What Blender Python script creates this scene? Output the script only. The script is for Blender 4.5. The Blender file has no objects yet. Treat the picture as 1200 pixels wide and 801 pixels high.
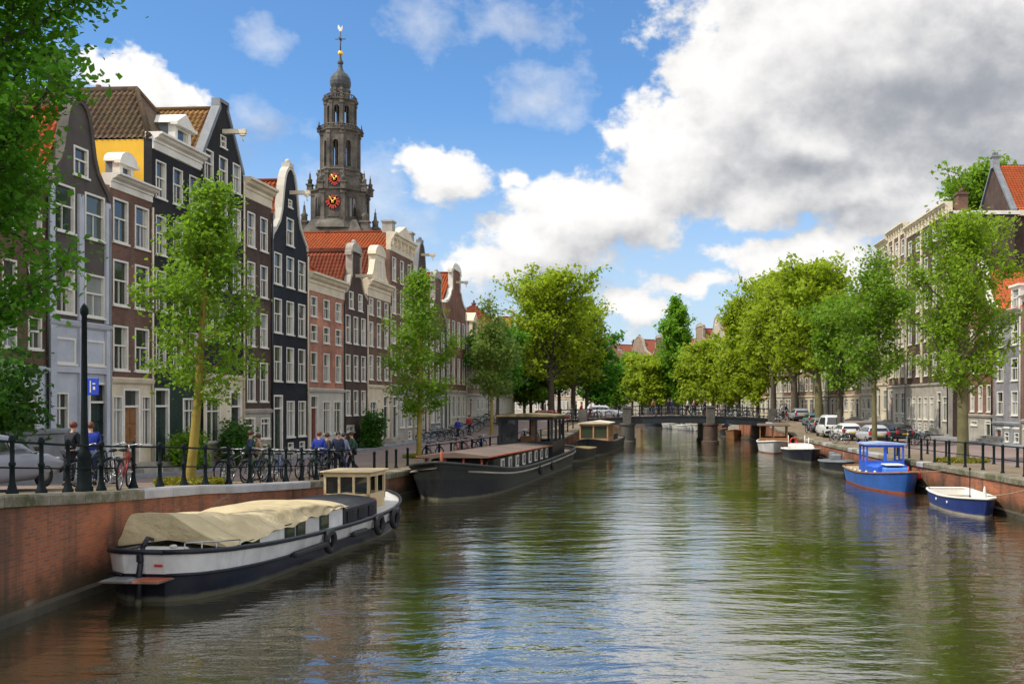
import bpy, bmesh, math, random
import numpy as np
from mathutils import Vector, Matrix
random.seed(7)
S = bpy.context.scene
COL = S.collection
PI = math.pi
F = 1150.0            # focal length of the photograph in its own pixels
EYE = 4.0             # eye height above the water

def at(px, py, Y):
    """world point seen at photo pixel (px,py) at distance Y down the canal"""
    return Vector(((px - 745.0) * Y / F, Y, EYE - (py - 472.0) * Y / F))

def lin(x, pts):
    if x <= pts[0][0]: return pts[0][1]
    for (a, b), (c, d) in zip(pts, pts[1:]):
        if x <= c: return b + (d - b) * (x - a) / (c - a)
    return pts[-1][1]

QL = [(-10,-11.2),(17.5,-11.33),(21.5,-11.5),(26,-11.3),(33,-10.75),(40,-10.1),(52,-8.95),(75,-6.75),(90,-5.2),(96,-4.7),(104,-4.8),(125,-6.5),(140,-8),(150,-9.5),(165,-14),(185,-23),(210,-40),(240,-66),(300,-130)]
QR = [(-10,13.6),(20,13.4),(34,13.3),(70,13.2),(88,13.0),(96,12.8),(104,12.6),(125,11),(140,8.8),(150,7),(165,3.3),(175,0),(200,-12),(225,-32),(250,-60),(300,-122)]
GL = [(-10,2.5),(17.5,2.35),(21.5,2.05),(25.4,1.85),(29,1.6),(35,1.27),(40,1.13),(52,1.02),(80,1.02),(90,1.55),(97,2.2),(106,2.2),(113,1.8),(125,1.35),(900,1.3)]
GR = [(-10,2.4),(18,1.9),(26,1.55),(34,1.38),(50,1.2),(80,1.25),(92,1.8),(97,2.2),(106,2.2),(113,1.8),(125,1.4),(900,1.3)]
qL = lambda y: lin(y, QL)
qR = lambda y: lin(y, QR)
gL = lambda y: lin(y, GL)
gR = lambda y: lin(y, GR)

# ---------------------------------------------------------------- tagging
def tag(o, label=None, cat=None, group=None, kind=None):
    if label: o['label'] = label
    if cat: o['category'] = cat
    if group: o['group'] = group
    if kind: o['kind'] = kind
    return o

def empty(name, loc=(0,0,0), rz=0.0, label=None, cat=None, group=None):
    o = bpy.data.objects.new(name, None)
    COL.objects.link(o)
    o.location = loc; o.rotation_euler = (0, 0, rz)
    o.empty_display_size = .2
    return tag(o, label, cat, group)

def link(name, me, parent=None, loc=(0,0,0), rot=(0,0,0), m=None):
    o = bpy.data.objects.new(name, me)
    COL.objects.link(o)
    o.location = loc; o.rotation_euler = rot
    if parent: o.parent = parent
    if m is not None: paint(o, m)
    return o

def paint(o, *ms):
    """materials on the object, so copies can share one mesh"""
    for i, m in enumerate(ms):
        if i < len(o.material_slots):
            o.material_slots[i].link = 'OBJECT'; o.material_slots[i].material = m

KIDS = {}
def kids(o):
    return [c for c in bpy.data.objects if c.parent == o]

def snapshot(root):
    """tree of a prototype: (object, [children])"""
    return (root, [snapshot(c) for c in kids(root)])

def copy_tree(snap, parent=None):
    o, ch = snap
    c = o.copy(); COL.objects.link(c)
    if parent: c.parent = parent
    for s in ch: copy_tree(s, c)
    return c

# ---------------------------------------------------------------- mesh builder
class MB:
    def __init__(s): s.v = []; s.f = []; s.m = []; s.uv = {}; s.sm = []
    def add(s, verts, faces, mi=0, smooth=False, T=None):
        b = len(s.v)
        for p in verts:
            p = Vector(p)
            s.v.append(tuple(T @ p) if T is not None else tuple(p))
        for f in faces:
            s.f.append(tuple(b + i for i in f)); s.m.append(mi); s.sm.append(smooth)
        return s
    def poly(s, pts, mi=0, uv=None):
        if uv: s.uv[len(s.f)] = uv
        return s.add(pts, [tuple(range(len(pts)))], mi)
    def box(s, a, b, mi=0, T=None, taper=0.0):
        x0,y0,z0 = a; x1,y1,z1 = b
        t = taper
        vs = [(x0,y0,z0),(x1,y0,z0),(x1,y1,z0),(x0,y1,z0),(x0+t,y0+t,z1),(x1-t,y0+t,z1),(x1-t,y1-t,z1),(x0+t,y1-t,z1)]
        return s.add(vs, [(3,2,1,0),(4,5,6,7),(0,1,5,4),(1,2,6,5),(2,3,7,6),(3,0,4,7)], mi, False, T)
    def bbox(s, a, b, e=.02, mi=0, T=None):
        """box with chamfered edges"""
        x0,y0,z0 = a; x1,y1,z1 = b
        e = min(e, (x1-x0)*.4, (y1-y0)*.4, (z1-z0)*.4)
        def ring(z, i): return [(x0+i,y0,z),(x1-i,y0,z),(x1,y0+i,z),(x1,y1-i,z),(x1-i,y1,z),(x0+i,y1,z),(x0,y1-i,z),(x0,y0+i,z)]
        def ringi(z): return [(x0+2*e,y0+e,z),(x1-2*e,y0+e,z),(x1-e,y0+2*e,z),(x1-e,y1-2*e,z),(x1-2*e,y1-e,z),(x0+2*e,y1-e,z),(x0+e,y1-2*e,z),(x0+e,y0+2*e,z)]
        return s.loft([ringi(z0), ring(z0+e, e), ring(z1-e, e), ringi(z1)], mi=mi, T=T)
    def loft(s, rings, caps=True, closed=True, mi=0, smooth=False, T=None):
        n = len(rings[0]); vs = [p for r in rings for p in r]; fs = []
        for i in range(len(rings)-1):
            for j in range(n if closed else n-1):
                k = (j+1) % n
                fs.append((i*n+j, i*n+k, (i+1)*n+k, (i+1)*n+j))
        if caps:
            fs.append(tuple(reversed(range(n)))); fs.append(tuple((len(rings)-1)*n + j for j in range(n)))
        return s.add(vs, fs, mi, smooth, T)
    def tube(s, pts, r, n=6, mi=0, smooth=True, caps=True, T=None):
        pts = [Vector(p) for p in pts]
        rs = r if isinstance(r, (list, tuple)) else [r]*len(pts)
        rings = []; up = None
        for i, p in enumerate(pts):
            d = (pts[min(i+1, len(pts)-1)] - pts[max(i-1, 0)])
            if d.length < 1e-9: d = Vector((0,0,1))
            d.normalize()
            if up is None:
                up = Vector((0,0,1)) if abs(d.z) < .9 else Vector((0,1,0))
            a = d.cross(up)
            if a.length < 1e-6: a = d.cross(Vector((1,0,0)))
            a.normalize(); b = a.cross(d).normalized(); up = b
            rings.append([p + (a*math.cos(2*PI*k/n) + b*math.sin(2*PI*k/n))*rs[i] for k in range(n)])
        return s.loft(rings, caps=caps, mi=mi, smooth=smooth, T=T)
    def lathe(s, prof, n=12, mi=0, smooth=True, T=None, off=0.0, c=(0,0)):
        rings = [[(c[0]+r*math.cos(2*PI*(k+off)/n), c[1]+r*math.sin(2*PI*(k+off)/n), z) for k in range(n)] for r, z in prof]
        return s.loft(rings, mi=mi, smooth=smooth, T=T)
    def ball(s, c, r, n=10, m=6, mi=0, T=None):
        c = Vector(c); rx,ry,rz = r if isinstance(r,(tuple,list)) else (r,r,r)
        rings = []
        for i in range(m+1):
            a = -PI/2 + PI*i/m; q = max(math.cos(a), .02)
            rings.append([(c.x+rx*q*math.cos(2*PI*k/n), c.y+ry*q*math.sin(2*PI*k/n), c.z+rz*math.sin(a)) for k in range(n)])
        return s.loft(rings, mi=mi, smooth=True, T=T)
    def torus(s, R, r, n=24, m=6, mi=0, T=None):
        vs=[]; fs=[]
        for i in range(n):
            a = 2*PI*i/n
            for j in range(m):
                b = 2*PI*j/m
                vs.append(((R+r*math.cos(b))*math.cos(a), (R+r*math.cos(b))*math.sin(a), r*math.sin(b)))
        for i in range(n):
            for j in range(m):
                fs.append((i*m+j, ((i+1)%n)*m+j, ((i+1)%n)*m+(j+1)%m, i*m+(j+1)%m))
        return s.add(vs, fs, mi, True, T)
    def mesh(s, name, mats):
        me = bpy.data.meshes.new(name)
        me.from_pydata(s.v, [], s.f)
        mats = mats if isinstance(mats, (list, tuple)) else [mats]
        for m in mats: me.materials.append(m)
        me.polygons.foreach_set('material_index', s.m)
        me.polygons.foreach_set('use_smooth', s.sm)
        if s.uv:
            ul = me.uv_layers.new(name='UVMap')
            for fi, uvs in s.uv.items():
                p = me.polygons[fi]
                for k, li in enumerate(p.loop_indices): ul.data[li].uv = uvs[k]
        me.update()
        return me
    def build(s, name, mats, parent=None, loc=(0,0,0), rot=(0,0,0), label=None):
        o = link(name, s.mesh(name, mats), parent, loc, rot)
        if label: o['label'] = label
        return o

def frame_T(o, x, y=None):
    """matrix with its local x along x and z up"""
    x = Vector(x).normalized(); z = Vector((0,0,1)); y = z.cross(x).normalized(); z = x.cross(y)
    M = Matrix((x, y, z)).transposed().to_4x4(); M.translation = Vector(o); return M

# ---------------------------------------------------------------- materials
class NG:
    def __init__(s, name):
        s.mat = bpy.data.materials.new(name); s.mat.use_nodes = True
        s.t = s.mat.node_tree; s.t.nodes.clear()
        s.out = s.n('ShaderNodeOutputMaterial')
    def n(s, typ, ins=None, **kw):
        nd = s.t.nodes.new(typ)
        for k, v in kw.items(): setattr(nd, k, v)
        for k, v in (ins or {}).items():
            if isinstance(v, bpy.types.NodeSocket): s.t.links.new(v, nd.inputs[k])
            else:
                if isinstance(v, tuple) and len(v) == 3 and nd.inputs[k].type == 'RGBA': v = (*v, 1)
                nd.inputs[k].default_value = v
        return nd
    def math(s, op, a, b=0.0, c=None, clamp=False):
        i = {0: a, 1: b}
        if c is not None: i[2] = c
        return s.n('ShaderNodeMath', i, operation=op, use_clamp=clamp).outputs[0]
    def vm(s, op, a, b=None, out=0):
        i = {0: a}
        if b is not None: i[1] = b
        return s.n('ShaderNodeVectorMath', i, operation=op).outputs[out]
    def mix(s, f, a, b, bl='MIX'):
        nd = s.n('ShaderNodeMix', data_type='RGBA', blend_type=bl)
        for k, v in ((0, f), (6, a), (7, b)):
            if isinstance(v, bpy.types.NodeSocket): s.t.links.new(v, nd.inputs[k])
            else: nd.inputs[k].default_value = (*v, 1) if isinstance(v, tuple) and len(v) == 3 else v
        return nd.outputs[2]
    def noise(s, vec, scale=3., detail=4., rough=.55):
        return s.n('ShaderNodeTexNoise', {'Vector': vec, 'Scale': scale, 'Detail': detail, 'Roughness': rough}).outputs[0]
    def ramp(s, f, lo, hi):
        return s.n('ShaderNodeMapRange', {0: f, 1: lo, 2: hi, 3: 0., 4: 1.}, clamp=True).outputs[0]
    def obj(s): return s.n('ShaderNodeTexCoord').outputs['Object']
    def uvc(s): return s.n('ShaderNodeTexCoord').outputs['UV']
    def pos(s): return s.n('ShaderNodeNewGeometry').outputs['Position']
    def bump(s, h, strength=.4, dist=.02):
        return s.n('ShaderNodeBump', {'Height': h, 'Strength': strength, 'Distance': dist}).outputs[0]
    def done(s, col, rough=.7, normal=None, metal=0., spec=.5, **kw):
        b = s.n('ShaderNodeBsdfPrincipled', {'Base Color': col, 'Roughness': rough, 'Metallic': metal, 'Specular IOR Level': spec})
        for k, v in kw.items():
            k = k.replace('_', ' ')
            if isinstance(v, bpy.types.NodeSocket): s.t.links.new(v, b.inputs[k])
            else: b.inputs[k].default_value = v
        if normal is not None: s.t.links.new(normal, b.inputs['Normal'])
        s.t.links.new(b.outputs[0], s.out.inputs[0])
        return s.mat

_pm = {}
def pm(name, col, rough=.6, var=.22, scale=2.5, bump=.15, metal=0., fine=18., spec=.4):
    """painted / plain surface with uneven tone"""
    if name in _pm: return _pm[name]
    g = NG(name); o = g.obj()
    n1 = g.noise(o, scale, 5); n2 = g.noise(o, fine, 3)
    k = g.math('ADD', g.math('MULTIPLY', n1, .7), g.math('MULTIPLY', n2, .3))
    k = g.ramp(k, .32, .68)
    a = tuple(c*(1-var) for c in col); b = tuple(min(1, c*(1+var)) for c in col)
    r = g.n('ShaderNodeMapRange', {0: n2, 1: .3, 2: .7, 3: max(.03, rough-(.12 if bump else 0)), 4: min(1, rough+(.12 if bump else 0))}).outputs[0]
    _pm[name] = g.done(g.mix(k, a, b), r, g.bump(n2, bump, .01) if bump else None, metal, spec)
    return _pm[name]

def brick(name, c1, c2, mortar=(.25,.23,.2), stain=(.05,.045,.04), bw=.21, rh=.066, uv=False, stain_amt=.45, bump=.5, grime=None):
    if name in _pm: return _pm[name]
    g = NG(name)
    if uv: vec = g.uvc()
    else:
        sp = g.n('ShaderNodeSeparateXYZ', {0: g.obj()})
        vec = g.n('ShaderNodeCombineXYZ', {0: g.math('ADD', sp.outputs[0], sp.outputs[1]), 1: sp.outputs[2]}).outputs[0]
    b = g.n('ShaderNodeTexBrick', {'Vector': vec, 'Color1': c1, 'Color2': c2, 'Mortar': mortar, 'Scale': 1., 'Mortar Size': .007, 'Mortar Smooth': .2, 'Bias': 0., 'Brick Width': bw, 'Row Height': rh})
    big = g.noise(vec, .45, 5, .6); mid = g.noise(vec, 2.2, 4, .6)
    col = g.mix(g.math('MULTIPLY', g.ramp(big, .42, .72), stain_amt), b.outputs[0], stain)
    col = g.mix(g.math('MULTIPLY', g.ramp(mid, .48, .7), .42), col, tuple(min(1, c*1.5) for c in c2))
    run = g.ramp(g.noise(g.vm('MULTIPLY', vec, (1.6,.16,1.)), 1.5, 5, .65), .48, .7)
    col = g.mix(g.math('MULTIPLY', run, .0 if grime else .5), col, tuple(c*.45 for c in c2))
    patch = g.ramp(g.noise(g.vm('MULTIPLY', vec, (.5,.8,1.)), .8, 2, .4), .58, .62)
    col = g.mix(g.math('MULTIPLY', patch, .22), col, tuple(min(1,c*1.9) for c in c1))
    if grime:   # vertical run-off streaks
        mp = g.vm('MULTIPLY', vec, (1.1, .07, 1.))
        st = g.ramp(g.noise(mp, 1.0, 4, .65), .5, .66)
        col = g.mix(g.math('MULTIPLY', st, .85), col, grime)
    if grime:   # algae and damp near the waterline, pale salt blooms higher up
        zz = g.n('ShaderNodeSeparateXYZ', {0: vec}).outputs[1]
        band = g.ramp(g.math('SUBTRACT', g.math('MULTIPLY_ADD', mid, .9, .05), zz), -.25, .2)
        col = g.mix(g.math('MULTIPLY', band, .8), col, (.035,.04,.02))
        salt = g.ramp(g.noise(g.vm('MULTIPLY', vec, (.5,.9,1.)), 1.3, 6, .7), .6, .7)
        col = g.mix(g.math('MULTIPLY', salt, .4), col, (.42,.36,.3))
    hgt = g.math('ADD', g.math('MULTIPLY', b.outputs[1], -1.), g.math('MULTIPLY', g.noise(vec, 30., 2), .5))
    _pm[name] = g.done(col, .85, g.bump(hgt, bump, .012), spec=.25)
    return _pm[name]

def tiles(name, c1, c2, moss=(.09,.09,.04), amt=.35):
    if name in _pm: return _pm[name]
    g = NG(name); vec = g.uvc()
    b = g.n('ShaderNodeTexBrick', {'Vector': vec, 'Color1': c1, 'Color2': c2, 'Mortar': tuple(c*.45 for c in c1), 'Scale': 1., 'Mortar Size': .012, 'Brick Width': .24, 'Row Height': .32, 'Bias': -.1}, offset=0.)
    big = g.noise(vec, .6, 5, .6)
    fine = g.noise(vec, 6., 3, .6)
    col = g.mix(g.math('MULTIPLY', g.ramp(big, .45, .7), amt), b.outputs[0], moss)
    col = g.mix(g.math('MULTIPLY', g.ramp(fine, .5, .8), .35), col, tuple(c*.4 for c in c2))
    sp = g.n('ShaderNodeSeparateXYZ', {0: vec})
    w = g.math('SINE', g.math('MULTIPLY', sp.outputs[0], 2*PI/.24))
    row = g.math('FRACT', g.math('DIVIDE', sp.outputs[1], .32))
    hgt = g.math('SUBTRACT', g.math('MULTIPLY', w, .5), row)
    _pm[name] = g.done(col, .8, g.bump(hgt, .8, .05), spec=.25)
    return _pm[name]

def glass_mat(name, col, curtain=None, rough=.06):
    g = NG(name); o = g.obj()
    c = col
    if curtain:
        sp = g.n('ShaderNodeSeparateXYZ', {0: o})
        w = g.math('SINE', g.math('MULTIPLY', g.math('ADD', sp.outputs[0], g.math('MULTIPLY', g.noise(o, 2., 2), .3)), 34.))
        cc = g.mix(g.ramp(w, -1., 1.), tuple(x*.7 for x in curtain), curtain)
        edge = g.ramp(g.math('ABSOLUTE', sp.outputs[0]), .2, .26)
        c = g.mix(edge, col, cc)
    n = g.noise(o, 1.3, 2)
    return g.done(c, rough, g.bump(n, .12, .05), spec=.9)

LEAVES = {}
def leaf(name, dark, light, trans=.45):
    if name in LEAVES: return LEAVES[name]
    g = NG(name)
    geo = g.n('ShaderNodeNewGeometry')
    rnd = geo.outputs['Random Per Island']
    n = g.noise(geo.outputs['Position'], .55, 3, .6)
    k = g.math('ADD', g.math('MULTIPLY', rnd, .6), g.math('MULTIPLY', g.ramp(n, .3, .7), .4))
    c = g.mix(k, dark, light)
    d = g.n('ShaderNodeBsdfPrincipled', {'Base Color': c, 'Roughness': .55, 'Specular IOR Level': .25})
    tcol = g.mix(.5, c, tuple(min(1, x*1.8) for x in light))
    t = g.n('ShaderNodeBsdfTranslucent', {'Color': tcol})
    m = g.n('ShaderNodeMixShader', {0: trans, 1: d.outputs[0], 2: t.outputs[0]})
    g.t.links.new(m.outputs[0], g.out.inputs[0])
    LEAVES[name] = g.mat
    return g.mat

# palette -------------------------------------------------------------
M = {}
M['white'] = pm('white_paint', (.7,.665,.58), .55, .2, 1.1)
M['cream'] = pm('cream_paint', (.62,.53,.38), .6, .22, 1.)
M['grey_plaster'] = pm('grey_plaster', (.44,.46,.5), .75, .18, 1.2)
M['dark_plaster'] = pm('dark_plaster', (.075,.062,.052), .8, .3, 1.5)
M['plaster'] = pm('pale_plaster', (.5,.47,.4), .8, .2, .9)
M['bluestone'] = pm('bluestone', (.22,.23,.24), .75, .3, 1.4)
M['sandstone'] = pm('sandstone', (.34,.31,.26), .85, .3, 1.6)
M['granite'] = pm('granite', (.36,.35,.35), .8, .25, 1.2)
M['green_paint'] = pm('dark_green_paint', (.012,.03,.026), .35, .3, 2, spec=.5)
M['red_door'] = pm('red_brown_paint', (.16,.035,.02), .4)
M['black_paint'] = pm('black_paint', (.012,.013,.015), .35, .3, 2, spec=.5)
M['iron'] = pm('green_black_iron', (.007,.012,.013), .6, .4, 5, spec=.12)
M['lead'] = pm('lead_sheet', (.16,.17,.18), .6, .25, 2)
M['yellow_wall'] = pm('yellow_limewash', (.72,.42,.03), .8, .14, .8)
M['glass_dark'] = glass_mat('glass_dark', (.02,.025,.026))
M['glass_curtain'] = glass_mat('glass_curtain', (.03,.035,.035), (.5,.48,.42))
M['glass_pale'] = glass_mat('glass_blind', (.24,.25,.25))
M['glass_green'] = glass_mat('glass_green', (.05,.06,.035))
M['wood'] = pm('varnished_wood', (.24,.11,.04), .4, .35, 4)
M['steel'] = pm('dull_steel', (.4,.4,.4), .4, .15, 4, metal=.9)
M['rubber'] = pm('rubber', (.012,.012,.012), .7, .3, 6)
M['gold'] = pm('gilding', (.9,.55,.08), .3, .15, 4, metal=.6)
M['clock_red'] = pm('clock_red', (.55,.06,.03), .5)
M['tower_stone'] = pm('weathered_stone', (.105,.092,.073), .9, .75, .45, .6, fine=3)
M['tower_dark'] = pm('dark_lead', (.05,.055,.055), .6, .4, 1.)
M['pier_red'] = pm('red_paint', (.45,.03,.025), .4)
# ================================================================= setting
def ground_mat(name, c1, c2, mortar, bw, rh, moss=None, wet=.8):
    g = NG(name); p = g.pos()
    b = g.n('ShaderNodeTexBrick', {'Vector': p, 'Color1': c1, 'Color2': c2, 'Mortar': mortar, 'Scale': 1., 'Mortar Size': .008, 'Brick Width': bw, 'Row Height': rh})
    big = g.noise(p, .35, 5, .6); mid = g.noise(p, 1.7, 4, .6)
    col = g.mix(g.math('MULTIPLY', g.ramp(big, .4, .7), .5), b.outputs[0], tuple(c*.5 for c in c1))
    if moss: col = g.mix(g.math('MULTIPLY', g.ramp(mid, .5, .72), .6), col, moss)
    return g.done(col, wet, g.bump(b.outputs[1], -.3, .01), spec=.3)
M['paving'] = ground_mat('brick_paving', (.17,.11,.09), (.24,.16,.135), (.1,.08,.07), .21, .07)
M['quay_paving'] = ground_mat('quay_paving', (.2,.15,.1), (.27,.2,.135), (.1,.09,.06), .3, .3, (.12,.11,.035))
M['road'] = ground_mat('road_brick', (.23,.17,.15), (.29,.215,.19), (.14,.105,.095), .2, .1)
M['quay_brick'] = brick('quay_brick', (.42,.125,.045), (.25,.085,.045), (.21,.19,.15), (.06,.045,.035), uv=True, stain_amt=.75, grime=(.05,.048,.035))
M['bridge_brick'] = brick('bridge_brick', (.24,.1,.05), (.16,.075,.045), (.2,.17,.13))

def samples(a, b):
    ys = []; y = a
    while y < b:
        ys.append(y); y += 1.5 if y < 60 else 3 if y < 130 else 6
    ys.append(b); return ys

YS = samples(-10, 300)
def strip(name, fa, fb, fz, m, y0, y1, dz=0.0, kind='structure', label=None):
    mb = MB(); ys = samples(y0, y1)
    for a, b in zip(ys, ys[1:]):
        mb.poly([(fa(a), a, fz(a)+dz), (fb(a), a, fz(a)+dz), (fb(b), b, fz(b)+dz), (fa(b), b, fz(b)+dz)])
    o = mb.build(name, m)
    return tag(o, label, None, None, kind)

XFL = lambda y: (-20 + .06*(y-32)) if y < 115 else -15.0 + (qL(y) - qL(115))*1.0
XFR = lambda y: 24.8 if y < 100 else 24.8 + (qR(y) - qR(100))
# land
strip('ground', lambda y: -420, lambda y: qL(y)-.42, gL, M['paving'], -10, 300, -.004)
strip('ground', lambda y: qR(y)+.42, lambda y: 420, gR, M['paving'], -10, 300, -.004)
mb = MB(); mb.poly([(-900,300,1.28),(900,300,1.28),(900,1600,1.28),(-900,1600,1.28)]); tag(mb.build('ground', M['paving']), kind='structure')
strip('quayside', lambda y: qL(y)-3.4, lambda y: qL(y)-.42, gL, M['quay_paving'], -10, 300, .004)
strip('quayside', lambda y: qR(y)+.42, lambda y: qR(y)+2.9, gR, M['quay_paving'], -10, 300, .004)
strip('road', lambda y: XFL(y)+1.5, lambda y: qL(y)-3.4, gL, M['road'], -10, 300, .004)
strip('road', lambda y: qR(y)+2.9, lambda y: XFR(y)-1.5, gR, M['road'], -10, 300, .004)
for fa, fb, fz in ((lambda y: XFL(y)-.2, lambda y: XFL(y)+1.5, gL), (lambda y: XFR(y)-1.5, lambda y: XFR(y)+.2, gR)):
    mb = MB(); ys = samples(-10, 300)
    for a, b in zip(ys, ys[1:]):
        for (x0a,x1a,x0b,x1b) in ((fa(a),fb(a),fa(b),fb(b)),):
            A,B,C_,D = (x0a,a,fz(a)+.12),(x1a,a,fz(a)+.12),(x1b,b,fz(b)+.12),(x0b,b,fz(b)+.12)
            mb.poly([A,B,C_,D])
            for P,Q in ((A,D),(B,C_)):
                mb.poly([P,Q,(Q[0],Q[1],Q[2]-.14),(P[0],P[1],P[2]-.14)])
    tag(mb.build('pavement', M['bluestone']), kind='structure')

# quay walls: each one thing, with its stone coping as a part
def quay_wall(q, gfun, sgn, label):
    root = empty('quay_wall', (q(20), 20, 0), 0, label, 'quay wall')
    def rel(p): return (p[0]-q(20), p[1]-20, p[2])
    mb = MB(); s = 0.
    ys = samples(-10, 300)
    for a, b in zip(ys, ys[1:]):
        L = math.hypot(q(b)-q(a), b-a)
        za, zb = gfun(a)-.2, gfun(b)-.2
        mb.poly([rel((q(a), a, -.6)), rel((q(b), b, -.6)), rel((q(b), b, zb)), rel((q(a), a, za))], 0, [(s,-.6),(s+L,-.6),(s+L,zb),(s,za)])
        s += L
    mb.build('wall', M['quay_brick'], root)
    # footing course just above the water
    mb = MB()
    for a, b in zip(ys, ys[1:]):
        o = .13*sgn
        mb.poly([rel((q(a)+o,a,-.5)),rel((q(b)+o,b,-.5)),rel((q(b)+o,b,.16)),rel((q(a)+o,a,.16))])
        mb.poly([rel((q(a)+o,a,.16)),rel((q(b)+o,b,.16)),rel((q(b),b,.2)),rel((q(a),a,.2))])
    mb.build('footing', pm('wet_footing', (.06,.052,.035), .6, .4, 2., .4), root)
    r = random.Random(3)
    groups = {0: MB(), 1: MB()}
    y = -8.
    while y < 180:
        st = r.uniform(1.0, 1.5); y2 = y + st - .012
        pale = (22.5 < y < 31.5) if sgn > 0 else r.random() < .2
        mbb = groups[1 if pale else 0]
        rings = []
        dz = r.uniform(-.006, .006)
        for yy in (y, y2):
            x, z = q(yy), gfun(yy)+dz
            prof = [(.07*sgn, -.21), (.075*sgn, -.03), (.045*sgn, .012), (-.45*sgn, .014), (-.45*sgn, -.21)]
            rings.append([rel((x+dx, yy, z+dzz)) for dx, dzz in prof])
        mbb.loft(rings)
        y += st
    groups[0].build('coping', M['mossy'], root)
    groups[1].build('coping', M['granite'], root, label='newer pale grey coping stones')
    return root
g = NG('mossy_stone'); p = g.pos()
c = g.mix(g.ramp(g.noise(p, 1.1, 5, .65), .38, .64), (.24,.21,.16), (.085,.085,.04))
c = g.mix(g.math('MULTIPLY', g.ramp(g.noise(p, 7., 4), .5, .7), .5), c, (.33,.3,.25))
M['mossy'] = g.done(c, .85, g.bump(g.noise(p, 14., 4), .5, .02), spec=.25)
quay_wall(qL, gL, 1, 'long red brick quay wall with stone coping behind the moored white boat and black barge')
quay_wall(qR, gR, -1, 'low brown brick quay wall beside the blue boats with bollards standing on its edge')

# water -----------------------------------------------------------------
g = NG('canal_water'); p = g.pos()
warp = g.n('ShaderNodeTexNoise', {'Vector': p, 'Scale': .12, 'Detail': 2.}).outputs[1]
pv = g.vm('ADD', p, g.vm('MULTIPLY', warp, (2.5, 2.5, 0.)))
a1 = g.noise(g.vm('MULTIPLY', pv, (.42, 1., 1.)), 1.45, 3, .5)
a2 = g.noise(g.vm('MULTIPLY', pv, (.6, 1., 1.)), 5.2, 3, .6)
a3 = g.noise(g.vm('MULTIPLY', p, (.35, .55, 1.)), .35, 2, .5)
calm = g.n('ShaderNodeMapRange', {0: g.noise(p, .09, 3, .55), 1: .35, 2: .65, 3: .45, 4: 1.15}).outputs[0]
h = g.math('ADD', g.math('MULTIPLY', a1, .074), g.math('ADD', g.math('MULTIPLY', a2, .017), g.math('MULTIPLY', a3, .08)))
h = g.math('MULTIPLY', h, calm)
bn = g.n('ShaderNodeBump', {'Height': h, 'Strength': .75, 'Distance': 1.}).outputs[0]
fr = g.math('POWER', g.n('ShaderNodeFresnel', {'IOR': 1.36, 'Normal': bn}).outputs[0], .42)
dif = g.n('ShaderNodeBsdfDiffuse', {'Color': (.03,.027,.01), 'Normal': bn}); glo = g.n('ShaderNodeBsdfGlossy', {'Color': (.97,.97,.95), 'Roughness': .03, 'Normal': bn})
g.t.links.new(g.n('ShaderNodeMixShader', {0: fr, 1: dif.outputs[0], 2: glo.outputs[0]}).outputs[0], g.out.inputs[0])
M['water'] = g.mat
mb = MB(); mb.poly([(-160,-12,0),(30,-12,0),(30,310,0),(-160,310,0)])
tag(mb.build('water', M['water']), kind='structure')
# ================================================================= houses
WB = {}
def wallmat(kind):
    if kind in WB: return WB[kind]
    d = {
     'brown': ((.19,.095,.06),(.13,.066,.045),(.17,.145,.12)),
     'darkbrown': ((.1,.058,.04),(.065,.04,.031),(.1,.085,.07)),
     'black': ((.024,.023,.024),(.016,.016,.018),(.03,.028,.027)),
     'blueblack': ((.02,.023,.03),(.014,.017,.023),(.025,.027,.03)),
     'pink': ((.5,.21,.125),(.38,.155,.1),(.36,.28,.22)),
     'red': ((.25,.1,.06),(.18,.075,.05),(.22,.18,.14)),
     'tan': ((.34,.24,.16),(.27,.19,.13),(.3,.25,.2)),
     'greybrick': ((.27,.26,.27),(.2,.195,.21),(.3,.29,.28)),
     'creambrick': ((.5,.43,.32),(.42,.35,.26),(.45,.4,.32)),
    }[kind]
    WB[kind] = brick('brick_'+kind, *d, stain=tuple(c*.4 for c in d[1]), stain_amt=.7, bump=.35)
    return WB[kind]
T_RED = tiles('roof_tile_orange', (.5,.11,.03), (.36,.075,.025))
T_DRED = tiles('roof_tile_dark_red', (.3,.075,.035), (.19,.05,.03))
T_BROWN = tiles('roof_tile_brown', (.17,.105,.055), (.09,.065,.045), moss=(.1,.1,.05), amt=.6)
T_TAN = tiles('roof_tile_tan', (.36,.19,.06), (.24,.115,.05), moss=(.12,.1,.05), amt=.4)

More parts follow.
